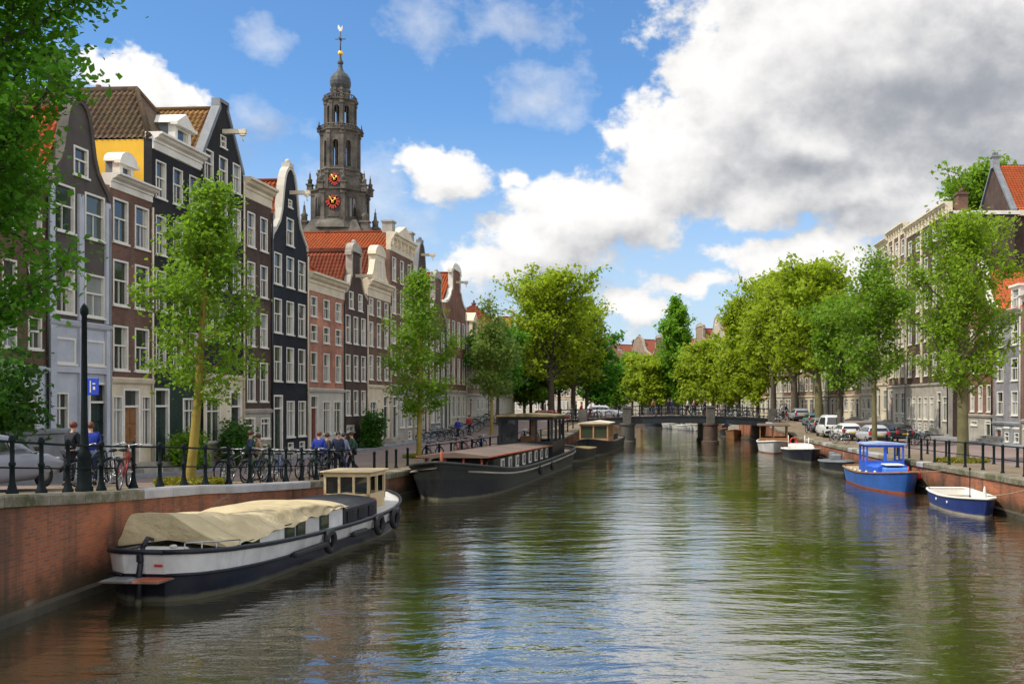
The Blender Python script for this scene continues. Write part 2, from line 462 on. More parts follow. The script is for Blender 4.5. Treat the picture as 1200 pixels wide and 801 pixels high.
_win = {}
def window_meshes(w, h, style, fm):
    k = (round(w,2), round(h,2), style, fm.name)
    if k in _win: return _win[k]
    mb = MB(); t = .072 if w > .8 else .058; y0, y1 = -.018, .16
    a = w/2 - .004; H = h - .004
    mb.box((-a,y0,.004), (-a+t,y1,H)); mb.box((a-t,y0,.004), (a,y1,H))
    mb.box((-a+t,y0,H-t), (a-t,y1,H)); mb.box((-a+t,y0,.004), (a-t,y1,t*.8))
    mb.box((-a-.05,-.075,-.07), (a+.05,.02,.002))            # sill
    b = .03; i0, i1 = .055, .12
    zm = h*(.55 if style != 'shop' else .72)
    mb.box((-a+t,.03,zm-.03), (a-t,i1+.02,zm+.03))          # meeting rail
    if style in ('sash', 'six'):
        mb.box((-b/2,i0,t*.8), (b/2,i1,zm-.03))
        if style == 'six':
            mb.box((-b/2,i0,zm+.03), (b/2,i1,H-t))
            for f in (.28,):
                mb.box((-a+t,i0+.01,h*f-b/2), (-b/2,i1-.01,h*f+b/2)); mb.box((b/2,i0+.01,h*f-b/2), (a-t,i1-.01,h*f+b/2))
    elif style == 'shop':
        mb.box((-b,i0,t*.8), (b,i1,zm-.03)); mb.box((-b,i0,zm+.03), (b,i1,H-t))
    fr = mb.mesh('window', fm)
    p = MB(); p.poly([(-a+t*.6,.1,.03), (a-t*.6,.1,.03), (a-t*.6,.1,H-.03), (-a+t*.6,.1,H-.03)])
    _win[k] = (fr, p.mesh('pane', M['glass_dark']))
    return _win[k]

def put_window(root, x, z, w, h, style, fm, r, y=0.0, glass=None):
    fr, pn = window_meshes(w, h, style, fm)
    o = link('window', fr, root, (x, y, z))
    g = glass or r.choices(['glass_dark','glass_curtain','glass_pale','glass_green'], [4,4,1.5,2])[0]
    link('pane', pn, o, m=M[g])
    return o

_door = {}
def put_door(root, x, z, w, h, leafm, fm):
    k = (round(w,2), round(h,2), leafm.name, fm.name)
    if k not in _door:
        mb = MB(); t = .1; a = w/2-.004
        mb.box((-a,-.03,0), (-a+t,.2,h-.004)); mb.box((a-t,-.03,0), (a,.2,h-.004)); mb.box((-a+t,-.03,h-t), (a-t,.2,h-.004))
        zt = h*.74
        mb.box((-a+t,0,zt), (a-t,.18,zt+.08))
        fr = mb.mesh('door', fm)
        mb = MB(); mb.box((-a+t,.1,.01), (a-t,.15,zt))
        for i in (0,1):
            for j in (0,1,2):
                x0 = -a+t+.07 + i*(w/2-t-.02); z0 = .15 + j*(zt-.1)/3
                mb.bbox((x0,.075,z0), (x0+w/2-t-.12,.1,z0+(zt-.1)/3-.12), .012)
        lf = mb.mesh('leaf', leafm)
        mb = MB(); mb.poly([(-a+t,.12,zt+.08),(a-t,.12,zt+.08),(a-t,.12,h-t),(-a+t,.12,h-t)])
        gl = mb.mesh('pane', M['glass_dark'])
        mb = MB(); mb.ball((a-t-.1,.06,zt*.47), .035, 8, 5)
        kn = mb.mesh('handle', M['steel'])
        _door[k] = (fr, lf, gl, kn)
    fr, lf, gl, kn = _door[k]
    o = link('door', fr, root, (x,0,z))
    for nm, me in (('leaf',lf),('pane',gl),('handle',kn)): link(nm, me, o)
    return o

def facade_mesh(name, outline, holes, m, th=.3, y0=0.0):
    """wall slab with real openings: outline and holes in (x,z)"""
    bm = bmesh.new(); edges = []
    def loop(pts, close=True):
        vs = [bm.verts.new((x, y0, z)) for x, z in pts]
        for i in range(len(vs)): edges.append(bm.edges.new((vs[i], vs[(i+1) % len(vs)])))
        return vs
    loops = [loop(outline)]
    for (x0,z0,x1,z1) in holes: loops.append(loop([(x0,z0),(x1,z0),(x1,z1),(x0,z1)]))
    bmesh.ops.triangle_fill(bm, use_beauty=True, use_dissolve=False, edges=edges, normal=(0,-1,0))
    for li, vs in enumerate(loops):
        bk = [bm.verts.new((v.co.x, y0+th, v.co.z)) for v in vs]
        n = len(vs)
        for i in range(n):
            j = (i+1) % n
            bm.faces.new((vs[i], vs[j], bk[j], bk[i]))
    for f in bm.faces:
        if abs(f.normal.y) > .9 and f.normal.y > 0: f.normal_flip()
    me = bpy.data.meshes.new(name); bm.to_mesh(me); bm.free(); me.materials.append(m); me.update()
    return me

def gable_outline(kind, W, e, a):
    """points from right eave over the top to left eave"""
    c = W/2
    if kind == 'point':
        return [(W, e), (W-.02, e+.12), (c+.42, a-.35), (c+.42, a), (c-.42, a), (c-.42, a-.35), (.02, e+.12), (0, e)]
    h = a - e; P = []
    if kind == 'bell':
        f = [(1,0),(.985,.06),(.9,.15),(.8,.27),(.745,.42),(.715,.58),(.69,.72),(.66,.83),(.62,.92),(.56,.98),(.5,1.)]
    elif kind == 'neck':
        f = [(1,0),(1,.05),(.93,.07),(.86,.13),(.79,.24),(.75,.36),(.73,.40),(.70,.40),(.70,.82),(.74,.82),(.74,.87),(.66,.92),(.58,.985),(.5,1.)]
    elif kind == 'step':
        f = [(1,0),(1,.16),(.9,.16),(.9,.33),(.8,.33),(.8,.5),(.7,.5),(.7,.68),(.6,.68),(.6,1.),(.5,1.)]
    R = [(W*u, e+h*v) for u, v in f]
    L = [(W-x, z) for x, z in reversed(R)][1:]
    return R + L

def ribbon(mb, pts, w, y0, y1, drop=True):
    """a coping of width w following the outline (x,z), inside the edge"""
    n = len(pts); c = sum(p[0] for p in pts)/n
    inn = []
    for i, (x, z) in enumerate(pts):
        a = pts[max(i-1,0)]; b = pts[min(i+1,n-1)]
        dx, dz = b[0]-a[0], b[1]-a[1]; L = math.hypot(dx,dz) or 1
        nx, nz = dz/L, -dx/L            # outward is left of travel (right->left over the top)
        nx, nz = -nx, -nz
        inn.append((x+nx*w, z+nz*w))
    o = .05
    rings = []
    for (x,z),(ix,iz) in zip(pts, inn):
        ox, oz = x-(ix-x)/w*o, z-(iz-z)/w*o
        rings.append([(ox,y0,oz),(ix,y0,iz),(ix,y1,iz),(ox,y1,oz)])
    mb.loft(rings)

def slope(mb, A, B, C, D, fine=False, thick=.08):
    """tiled roof plane, A-B along the eave, D-C along the ridge (A below D)"""
    A,B,C,D = map(Vector, (A,B,C,D))
    u = (B-A); W = u.length; u.normalize()
    n = u.cross(D-A).normalized()
    v = n.cross(u); Hh = (D-A).dot(v)
    if n.z < 0: n = -n
    dl = (D-A).dot(u); cr = (C-A).dot(u)
    if not fine:
        pts = [A,B,C,D]
        mb.poly([p + n*.02 for p in pts], 0, [((p-A).dot(u), (p-A).dot(v)) for p in pts])
    else:
        us = []; x = min(0, dl)
        while x < max(W, cr): us.append(x); x += .04
        rows = max(1, int(Hh/.32)); vsn = []
        for r in range(rows):
            vsn += [(r*.32, .035), ((r+1)*.32-.004, 0.)]
        b = len(mb.v)
        for vv, off in vsn:
            for x in us:
                k = (x/.24) % 1.
                wv = .042*math.sin(2*PI*k) if k < .5 else .022*math.sin(2*PI*k)
                mb.v.append(tuple(A + u*x + v*vv + n*(wv+off+.02)))
        m = len(us)
        for i in range(len(vsn)-1):
            t = vsn[i][0]/Hh; lo, hi = dl*t, W+(cr-W)*t
            for j in range(m-1):
                if us[j] < lo-.02 or us[j+1] > hi+.02: continue
                mb.uv[len(mb.f)] = [(us[j],vsn[i][0]),(us[j+1],vsn[i][0]),(us[j+1],vsn[i+1][0]),(us[j],vsn[i+1][0])]
                mb.f.append((b+i*m+j, b+i*m+j+1, b+(i+1)*m+j+1, b+(i+1)*m+j)); mb.m.append(0); mb.sm.append(True)
    mb.poly([p - n*thick for p in (D,C,B,A)])

def facade_px(px, XF):
    """distance at which photo column px meets the facade line"""
    f = lambda Y: (px-745)/F*Y - XF(Y)
    y = 22.; s = f(y)
    while y < 420 and f(y)*s > 0: y += .5
    lo, hi = y-.5, y
    for _ in range(30):
        m = (lo+hi)/2
        if f(m)*s > 0: lo = m
        else: hi = m
    return lo

def chimney(roof, x, y, z0, h, m=None, w=.7, d=.5):
    mb = MB(); mb.box((x-w/2,y-d/2,z0), (x+w/2,y+d/2,z0+h), taper=.02)
    mb.box((x-w/2-.07,y-d/2-.07,z0+h), (x+w/2+.07,y+d/2+.07,z0+h+.16))
    for i in (-1,1): mb.lathe([(.1,z0+h+.16),(.13,z0+h+.4),(.11,z0+h+.55)], 8, c=(x+i*w*.22, y))
    return mb.build('chimney', m or wallmat('brown'), roof)

def cornice(root, W, z0, z1, m, proj=.42, dent=False):
    mb = MB(); h = z1-z0; e = .015
    prof = [(0,0),(-.05,.02*h),(-.05,.42*h),(-.1,.46*h),(-.1,.6*h),(-proj*.6,.7*h),(-proj*.75,.84*h),(-proj,.88*h),(-proj,h),(.3,h),(.3,0)]
    rings = [[(x, y-.002, z0+z) for y, z in prof] for x in (e, W-e)]
    mb.loft(rings)
    o = mb.build('cornice', m, root)
    if dent:
        mb = MB(); n = int(W/.9)
        for i in range(n+1):
            x = .15 + i*(W-.3)/n
            mb.box((x-.07,-proj*.55,z0+.3*h), (x+.07,-.05,z0+.68*h))
        mb.build('bracket', m, o)
    return o

def dormer(root, x, y, z, w, h, depth, m, r, top='tri', glassy=None):
    """roof dormer standing at depth y, sill height z"""
    mb = MB(); t = .14; a = w/2
    mb.box((x-a,y,z), (x-a+t,y+.3,z+h)); mb.box((x+a-t,y,z), (x+a,y+.3,z+h))
    mb.box((x-a+t,y,z+h-.12), (x+a-t,y+.3,z+h)); mb.box((x-a+t,y,z), (x+a-t,y+.25,z+.1))
    if top == 'tri':
        o = .16
        mb.loft([[(x-a-o,yy,z+h),(x+a+o,yy,z+h),(x,yy,z+h+.42*w)] for yy in (y-.14, y+depth)])
        mb.box((x-a-o-.04,y-.2,z+h-.1), (x+a+o+.04,y+.1,z+h+.03))
    elif top == 'round':
        ring = [(x+(a+.1)*math.cos(PI*k/12), z+h+(a+.05)*math.sin(PI*k/12)*.85) for k in range(13)]
        mb.loft([[(px,yy,pz) for px,pz in ring] for yy in (y-.1, y+depth)])
        mb.box((x-a-.2,y-.14,z+h-.1), (x+a+.2,y+.1,z+h+.02))
    else:
        mb.box((x-a-.12,y-.14,z+h), (x+a+.12,y+depth,z+h+.14))
    o = mb.build('dormer', m, root)
    if depth > .35:
        mb = MB(); mb.box((x-a+.03,y+.3,z-.2), (x+a-.03,y+depth,z+h-.01)); mb.build('cheek', M['lead'], o)
    put_window(o, x, z+.1, w-2*t, h-.22, 'sash', m, r, y=y+.02, glass=glassy)
    return o

def hoist(root, x, z, L=1.1):
    mb = MB(); mb.box((x-.09,-L,z), (x+.09,.2,z+.2)); mb.box((x-.07,-L+.05,z-.1), (x+.07,-L+.3,z))
    mb.tube([(x,-L+.16,z-.1),(x,-L+.16,z-.28),(x+.06,-L+.16,z-.34)], .025, 6)
    return mb.build('hoist_beam', M['cream'], root)

def steps(root, x, zg, zd, w, m):
    mb = MB(); n = max(1, round((zd-zg)/.18)); hh = (zd-zg)/n
    for i in range(n):
        mb.box((x-w/2+.006*i, -.28*(n-i)-.35, zg-.1), (x+w/2-.006*i, -.034-.004*i, zg+hh*(i+1)))
    o = mb.build('steps', m, root)
    if n > 2:
        mb = MB()
        for s in (-1,1):
            X = x+s*(w/2-.05)
            p0 = (X, -.28*n-.3, zg+.95); p1 = (X, -.4, zd+.95); p2 = (X, -.03, zd+.95)
            mb.tube([p0,p1,p2], .022, 6)
            for k in range(n+1):
                t = k/n; yy = p0[1]+(p1[1]-p0[1])*t; zz = p0[2]+(p1[2]-p0[2])*t
                mb.tube([(X,yy,zz-.95),(X,yy,zz)], .013, 5)
        mb.build('handrail', M['iron'], root)
    return o

HN = [0]
def house(side, pa, pb, label, wall='brown', gable=None, apex=None, eave=None, rows=None, ground=None, gz=None, roof=None,
          roofm=None, D=11., corn=None, ridge=None, doors=None, fine=False, coping=None, wstyle='sash', frame='white', gfm=None,
          hoistz=None, shop=None, px=True, chim=1, pipe=True, group='canal houses along the quay', mid_zone=None):
    XF, gf = (XFL, gL) if side == 'L' else (XFR, gR)
    HN[0] += 1; r = random.Random(HN[0]*13+5)
    Ya, Yb = (facade_px(pa, XF), facade_px(pb, XF)) if px else (pa, pb)
    Y0, Y1 = min(Ya,Yb), max(Ya,Yb)
    near, far = Vector((XF(Y0), Y0, 0)), Vector((XF(Y1), Y1, 0))
    o, e = (near, far) if side == 'L' else (far, near)
    W = (e-o).length; d = e-o
    Ym = (Y0+Y1)/2; g0 = gf(Ym)
    Z = lambda y: EYE + (472-y)/F*Ym
    root = empty('canal_house', o, math.atan2(d.y, d.x), label, 'house', group)
    ez = Z(eave) if px or eave is None else eave
    az = (Z(apex) if px else apex) if apex is not None else None
    wm = wallmat(wall) if isinstance(wall, str) else wall
    fm = M[frame]
    in_ = .006
    zb = g0 - .6; zg = (Z(gz) if px else gz) if gz is not None else g0 + 3.6
    # openings
    holes = []       # (x0,z0,x1,z1, kind)
    if rows is None:
        rows = []
        n = max(2, int(W/1.75)); zz = zg + .55; top = ez - .35
        nf = max(1, round((top-zz)/2.9)); fh = (top-zz)/nf
        for k in range(nf): rows.append((zz+fh*k+fh*(.72-.02*k), zz+fh*k+.12, n, None))
        conv = lambda y: y
    else: conv = Z if px else (lambda y: y)
    for row in rows:
        zt, zl, n = conv(row[0]), conv(row[1]), row[2]
        xs = n if isinstance(n, (list, tuple)) else [(i+.5)/n for i in range(n)]
        w = row[3] if len(row) > 3 and row[3] else min(1.25, W/max(2.,len(xs))*.56)
        st = row[4] if len(row) > 4 else wstyle
        for f in xs: holes.append((f*W-w/2, zl, f*W+w/2, zt, st))
    dz = g0 + .5
    if doors is None: doors = [(.2 if r.random() < .5 else .8, None)]
    if shop is None:
        n = max(2, int(W/1.7)); slots = [(i+.5)/n for i in range(n)]
        shop = [s for s in slots if all(abs(s-dd[0])*W > .95 for dd in doors)]
    gh = zg - dz
    dm = r.choice([M['green_paint'], M['red_door'], M['black_paint'], M['green_paint']])
    for f, mm in doors:
        w = 1.15; h = min(gh-.35, 3.0)
        x = min(max(f*W, w/2+.12), W-w/2-.12)
        holes.append((x-w/2, dz, x+w/2, dz+h, ('door', mm or dm)))
    wsh = min(1.4, W/max(2,len(shop)+len(doors))*.66)
    for f in shop:
        if W*f-wsh/2 < .08 or W*f+wsh/2 > W-.08: continue
        holes.append((W*f-wsh/2, g0+1.15, W*f+wsh/2, min(zg-.4, g0+3.1), 'shop'))
        if g0 + 1.0 < zg and r.random() < .7: holes.append((W*f-wsh*.35, g0+.22, W*f+wsh*.35, g0+.85, 'cellar'))
    # keep only openings that do not overlap another
    keep = []
    for h in holes:
        if all(h[2]+.06 < k[0] or h[0]-.06 > k[2] or h[3]+.06 < k[1] or h[1]-.06 > k[3] for k in keep) and h[0] > .07 and h[2] < W-.07: keep.append(h)
    holes = keep
    # facade outline
    if gable: top = gable_outline(gable, W-2*in_, ez, az); top = [(x+in_, z) for x, z in top]
    else: top = [(W-in_, ez), (in_, ez)]
    up = [h for h in holes if h[1] >= zg-.001]; dn = [h for h in holes if h[3] <= zg+.001]
    link('wall', facade_mesh('wall', [(in_, zg), (W-in_, zg)] + top, [h[:4] for h in up], wm), root)
    gm = gfm or (wm if ground is None else M[ground])
    link('ground_floor', facade_mesh('ground_floor', [(in_, zb), (W-in_, zb), (W-in_, zg-.004), (in_, zg-.004)], [h[:4] for h in dn], gm, y0=-.03, th=.33), root)
    if ground:   # string course over the ground floor
        mb = MB(); mb.loft([[(x,-.034,zg-.22),(x,-.12,zg-.14),(x,-.16,zg),(x,-.005,zg+.06),(x,-.005,zg-.22)] for x in (in_, W-in_)])
        mb.build('string_course', gm, root)
    for h in up+dn:
        x, w, hh = (h[0]+h[2])/2, h[2]-h[0], h[3]-h[1]; yy = 0 if h in up else -.03
        if isinstance(h[4], tuple):
            put_door(root, x, h[1], w, hh, h[4][1], fm)
            if h[1]-g0 > .15: steps(root, x, g0+.12, h[1], w+.2, M['sandstone'])
        elif h[4] == 'cellar': put_window(root, x, h[1], w, hh, 'plain', fm, r, y=yy, glass='glass_dark')
        else: put_window(root, x, h[1], w, hh, h[4], fm, r, y=yy)
    # body
    mb = MB(); y0 = .3; sw = W-2*in_
    for x, nx in ((in_, -1), (W-in_, 1)):
        q = [(x,y0,zb),(x,D,zb),(x,D,ez),(x,y0,ez)]
        mb.poly(q if nx > 0 else q[::-1])
    bk = [(in_,D,zb),(W-in_,D,zb),(W-in_,D,ez)] + ([(W/2,D,ridge_z(ez,az,ridge,Z,px))] if gable else []) + [(in_,D,ez)]
    mb.poly(bk)
    mb.build('side_wall', wm, root)
    # roof
    rk = roof or ('perp' if gable else 'para')
    rm = roofm or T_DRED
    rz = ridge_z(ez, az, ridge, Z, px)
    mb = MB()
    if rk == 'perp':
        slope(mb, (in_,D,ez), (in_,.32,ez), (W/2,.32,rz), (W/2,D,rz), fine)
        slope(mb, (W-in_,.32,ez), (W-in_,D,ez), (W/2,D,rz), (W/2,.32,rz))
        mb.tube([(W/2,.3,rz+.03),(W/2,D,rz+.03)], .12, 8)
        if not gable: mb.poly([(in_,.31,ez),(W-in_,.31,ez),(W/2,.31,rz)], 0, [(0,0),(W,0),(W/2,rz-ez)])
    elif rk == 'hipf':
        hp = 1.8
        slope(mb, (in_,D,ez), (in_,.1,ez), (W/2,hp,rz), (W/2,D,rz), fine)
        slope(mb, (W-in_,.1,ez), (W-in_,D,ez), (W/2,D,rz), (W/2,hp,rz))
        slope(mb, (in_,.1,ez), (W-in_,.1,ez), (W/2+.01,hp,rz), (W/2-.01,hp,rz), False)
        mb.tube([(W/2,D,rz+.03),(W/2,hp,rz+.04),(in_,.1,ez+.06)], .14, 8); mb.tube([(W/2,hp,rz+.04),(W-in_,.1,ez+.06)], .12, 8)
    elif rk == 'para':
        my = D*.45
        slope(mb, (in_,.1,ez), (W-in_,.1,ez), (W-in_,my,rz), (in_,my,rz), fine)
        slope(mb, (W-in_,D,ez), (in_,D,ez), (in_,my,rz), (W-in_,my,rz))
        mb.tube([(in_,my,rz+.03),(W-in_,my,rz+.03)], .12, 8)
        for x in (in_, W-in_): mb.poly([(x,.1,ez),(x,D,ez),(x,my,rz)])
    elif rk == 'flat':
        mb.box((in_,.31,ez-.35), (W-in_,D-.01,ez-.1))
    ro = mb.build('roof', rm if rk != 'flat' else M['lead'], root)
    if chim:
        zc = ez if rk == 'flat' else rz - .9
        for k in range(chim):
            cx = W*.5+.1 if rk in ('perp','hipf') else (W-.55 if k == 0 else .55)
            chimney(ro, cx, D*.45 + k*1.3 + r.uniform(-.8,.8), zc, 1.7 + r.uniform(-.2,.5))
    if gable:
        mb = MB(); pts = top if gable != 'neck' else top
        cw = .13 if W < 6 else .18
        ribbon(mb, pts, cw, -.07, .34)
        mb.build('gable_coping', M[coping or 'sandstone'], root)
        if gable in ('neck', 'bell'):
            mb = MB(); cx = W/2
            ww = W*.2
            mb.box((cx-ww-.1,-.12,az-.34), (cx+ww+.1,.36,az-.2)) if gable == 'neck' else mb.box((cx-.28,-.1,az-.03),(cx+.28,.36,az+.2))
            if gable == 'neck':
                n = 12; mb.loft([[(cx+(ww+.04)*math.cos(PI*k/n), yy, az-.2+.5*math.sin(PI*k/n)) for k in range(n+1)] for yy in (-.1,.36)])
            mb.ball((cx,.13,az+.36 if gable == 'neck' else az+.3), .16, 8, 6)
            mb.build('gable_crest', M[coping or 'sandstone'], root)
    if corn: cornice(root, W, Z(corn[1]) if px else corn[1], Z(corn[0]) if px else corn[0], M[corn[2]], dent=len(corn) > 3)
    if hoistz is not None: hoist(root, W/2, Z(hoistz) if px else hoistz)
    if pipe:
        mb = MB(); x = W-.1
        mb.tube([(x,-.1,g0+.12),(x,-.1,ez-.3)], .045, 6)
        mb.build('drainpipe', r.choice([M['lead'], M['cream'], M['black_paint']]), root)
    return root, W, Z, r, g0, ez, rz

def ridge_z(ez, az, ridge, Z, px):
    if ridge is not None: return Z(ridge) if px else ridge
    return az - .35 if az is not None else ez + 2.4

# ---- left bank, near to far -----------------------------------------
GW = 'canal houses on the left bank'
house('L', -75, 55, 'brown brick house at the left edge, mostly hidden by the big leafy tree', 'brown', eave=196, rows=[(222,262,4),(300,350,4),(365,405,4)], gz=428, ground='grey_plaster', corn=(184,200,'white'), roofm=T_RED, ridge=160, group=GW)
root, W, Z, r, g0, ez, rz = house('L', 55, 128, 'house with dark bell gable and pale grey plastered lower floors behind the tall sign post', M['dark_plaster'], 'bell', apex=117, eave=224,
    rows=[(172,206,[.52],.85),(222,276,2,1.2),(318,369,2,1.2)], gz=378, gfm=M['grey_plaster'], ground='grey_plaster', roofm=T_RED, coping='dark_plaster', fine=True, doors=[(.84,M['green_paint'])], shop=[.2,.52], group=GW, D=10)
mb = MB()
for x in (.03, W/2-.14, W-.31): mb.box((x,-.09,Z(376)), (x+.28,.0-.003,Z(228)))
mb.build('pilaster', M['grey_plaster'], root)
mb = MB()
for x in (.03, W/2-.16, W-.35): mb.box((x,-.13,g0-.3), (x+.32,-.033,Z(384)))
mb.box((.03,-.12,Z(437)), (W-.03,-.033,Z(430)))
mb.build('pilaster', M['grey_plaster'], root)
for f in (.26,.74): put_window(root, W*f, Z(427), 1.1, Z(397)-Z(427), 'sash', M['white'], r, y=-.045)
root, W, Z, r, g0, ez, rz = house('L', 128, 178, 'narrow brown brick house with white round-topped dormer beside the yellow wall', 'brown', eave=226,
    rows=[(238,288,2,1.0),(308,360,2,1.0),(383,434,2,1.0)], gz=444, ground='cream', corn=(212,229,'white'), roofm=T_BROWN, ridge=206, doors=[(.5,M['wood'])], shop=[.17,.84], group=GW, chim=0)
dormer(root, W*.6, .35, Z(217), .95, Z(190)-Z(217), .6, M['white'], r, 'round')
root, W, Z, r, g0, ez, rz = house('L', 178, 236, 'black house with white cornice, pedimented dormer and hipped brown tile roof', 'black', eave=177,
    rows=[(198,240,3,.78),(260,304,3,.78),(322,368,3,.78),(387,431,3,.78)], gz=445, ground='green_paint', corn=(169,188,'white'), roof='hipf', roofm=T_BROWN, ridge=105, fine=True, D=13, group=GW, doors=[(.18,M['green_paint'])], frame='white')
dormer(root, W*.6, -.02, Z(188), 1.3, Z(146)-Z(188), 3.0, M['white'], r, 'tri')
mb = MB()   # the yellow flank above the lower neighbour
mb.poly([(-.002,13,Z(240)),(-.002,.34,Z(240)),(-.002,.34,ez-.02),(-.002,13,ez-.02)])
mb.build('flank_wall', M['yellow_wall'], root, label='yellow painted side wall above the neighbouring roof')
house('L', 236, 285, 'black house with tall pointed spout gable and hoist beam behind the nearest street tree', 'black', 'point', apex=119, eave=194,
    rows=[(159,173,[.5],.55),(184,219,3,.82),(238,278,3,.82),(300,340,3,.82),(359,401,3,.82)], gz=440, ground='cream', roofm=T_TAN, ridge=128, fine=True, hoistz=157, coping='lead', group=GW, D=12)
house('L', 285, 318, 'brown brick house with cream cornice between two black gabled houses', 'darkbrown', eave=236,
    rows=[(252,292,[.27,.72],.85),(309,347,[.27,.72],.85),(366,406,[.27,.72],.85),(424,470,[.27,.72],.9)], gz=480, ground='sandstone', corn=(215,238,'cream'), roofm=T_DRED, ridge=222, group=GW)
house('L', 318, 360, 'blue black house with white edged bell gable and long hoist beam', 'blueblack', 'bell', apex=196, eave=287,
    rows=[(234,243,[.5],.5),(256,288,[.5],.95),(301,337,3,.98),(353,392,3,.98),(407,447,3,.98)], gz=455, ground=None, roofm=T_RED, ridge=212, fine=True, hoistz=228, coping='plaster', doors=[(.17,M['green_paint'])], shop=[.5,.83], group=GW, D=10)
root, W, Z, r, g0, ez, rz = house('L', 360, 403, 'pinkish red brick house with cream cornice and cream ground floor', 'pink', eave=344,
    rows=[(351,374,3,.95),(383,402,3,.95),(414,447,3,.95)], gz=456, ground='plaster', corn=(325,346,'cream'), roof='hipf', roofm=T_RED, ridge=298, fine=True, doors=[(.17,M['red_door'])], shop=[.5,.8], group=GW)
house('L', 403, 430, 'dark brick house with grey neck gable between pink house and cream parapet house', 'darkbrown', 'neck', apex=290, eave=348,
    rows=[(343,363,[.3,.7],.8),(371,403,3,.85),(416,446,3,.85),(457,486,3,.85)], gz=490, roofm=T_DRED, ridge=295, fine=True, hoistz=325, coping='sandstone', group=GW, D=12)
root, W, Z, r, g0, ez, rz = house('L', 430, 457, 'brown brick house with ornate cream parapet and raised centre', 'brown', eave=349,
    rows=[(352,371,3,.85),(379,407,3,.85),(417,445,3,.85)], gz=452, ground='cream', corn=(331,351,'cream'), roof='perp', roofm=T_DRED, ridge=292, fine=True, group=GW, D=12)
mb = MB(); cx = W/2
mb.box((cx-1.0,-.1,Z(332)), (cx+1.0,.4,Z(300)))
mb.loft([[(cx+1.15*math.cos(PI*k/10), yy, Z(300)+.75*math.sin(PI*k/10)) for k in range(11)] for yy in (-.16,.42)])
for s in (-1,1):
    mb.loft([[(cx+s*x, yy, z) for x, z in ((1.0,Z(332)),(2.0,Z(332)),(1.9,Z(328)),(1.45,Z(322)),(1.15,Z(310)),(1.0,Z(306)))] for yy in (-.08,.3)])
mb.build('attic_gable', M['cream'], root)
put_window(root, cx, Z(328), .8, Z(306)-Z(328), 'sash', M['white'], r, y=-.12)
root, W, Z, r, g0, ez, rz = house('L', 457, 484, 'tall brown brick house with cream pedimented cornice and orange roof in front of church', 'brown', eave=299,
    rows=[(306,333,3,.9),(341,370,3,.9),(378,404,3,.9),(414,440,3,.9)], gz=452, ground='sandstone', corn=(279,300,'cream','d'), roof='perp', roofm=T_RED, ridge=272, fine=True, D=17, group=GW, chim=0)
mb = MB()
mb.loft([[(x, yy, z) for x, z in ((.9,Z(279)),(W-.9,Z(279)),(W/2,Z(266)))] for yy in (-.3,.3)])
mb.build('pediment', M['cream'], root)
mb = MB()
for x in (.45, W-.5):
    mb.box((x-.38,-.12,Z(280)), (x+.38,.6,Z(268))); mb.box((x-.46,-.2,Z(268)), (x+.46,.68,Z(266)))
mb.build('parapet_block', M['sandstone'], root)
house('L', 484, 503, 'slim dark house with tall grey bell gable beside the pedimented house', 'darkbrown', 'bell', apex=284, eave=335, gz=455, ground='sandstone', roofm=T_BROWN, ridge=292, hoistz=300, coping='lead', group=GW)
house('L', 503, 522, 'small brown house whose spired neck gable rises behind the second young tree', 'brown', 'neck', apex=322, eave=372, gz=457, ground='bluestone', roofm=T_DRED, ridge=335, coping='sandstone', group=GW)
house('L', 522, 546, 'red brick house with bright orange roof and white neck gable with hoist beam', 'red', 'neck', apex=313, eave=359, gz=458, ground='plaster', roofm=T_RED, ridge=320, fine=True, hoistz=332, coping='white', group=GW)
root, W, Z, r, g0, ez, rz = house('L', 546, 572, 'tan house under a long red brown roof with small white gable dormer', 'tan', eave=400, corn=(397,404,'cream'), gz=462, ground='plaster', roofm=T_DRED, ridge=374, group=GW)
dormer(root, W/2, .3, ez+.1, 2.2, 1.9, 2.5, M['cream'], r, 'tri')
house('L', 572, 600, 'tan brick house with pale neck gable partly behind the bare-topped tree', 'tan', 'neck', apex=374, eave=402, gz=463, ground='plaster', roofm=T_DRED, coping='cream', group=GW)
yy = facade_px(600, XFL)
for k, (wd, ev, gb, wl) in enumerate([(9,13.5,None,'tan'),(8,13,'neck','red'),(9,14,None,'creambrick'),(8,13.5,'bell','brown'),(9,12.5,None,'pink'),(8,13.5,'step','red'),(9,13,None,'tan'),(8,14,'neck','brown')]):
    house('L', yy, yy+wd, ['tan house with flat cornice behind the broad elm','red house with neck gable behind the elm trunk','cream house with cornice past the elm','brown bell gabled house past the elm','pink house with cornice seen between far trunks','red step gabled house near the far bridge end','tan house with cornice beyond the far bridge','brown neck gabled house at the far left bend'][k],
          wl, gb, apex=ev+4 if gb else None, eave=ev, gz=4.9, px=False, ground='plaster', corn=None if gb else (ev+.5,ev-.3,'cream'), ridge=ev+3.2, roofm=[T_DRED,T_RED,T_BROWN][k%3], group='far houses on the left bank')
    yy += wd

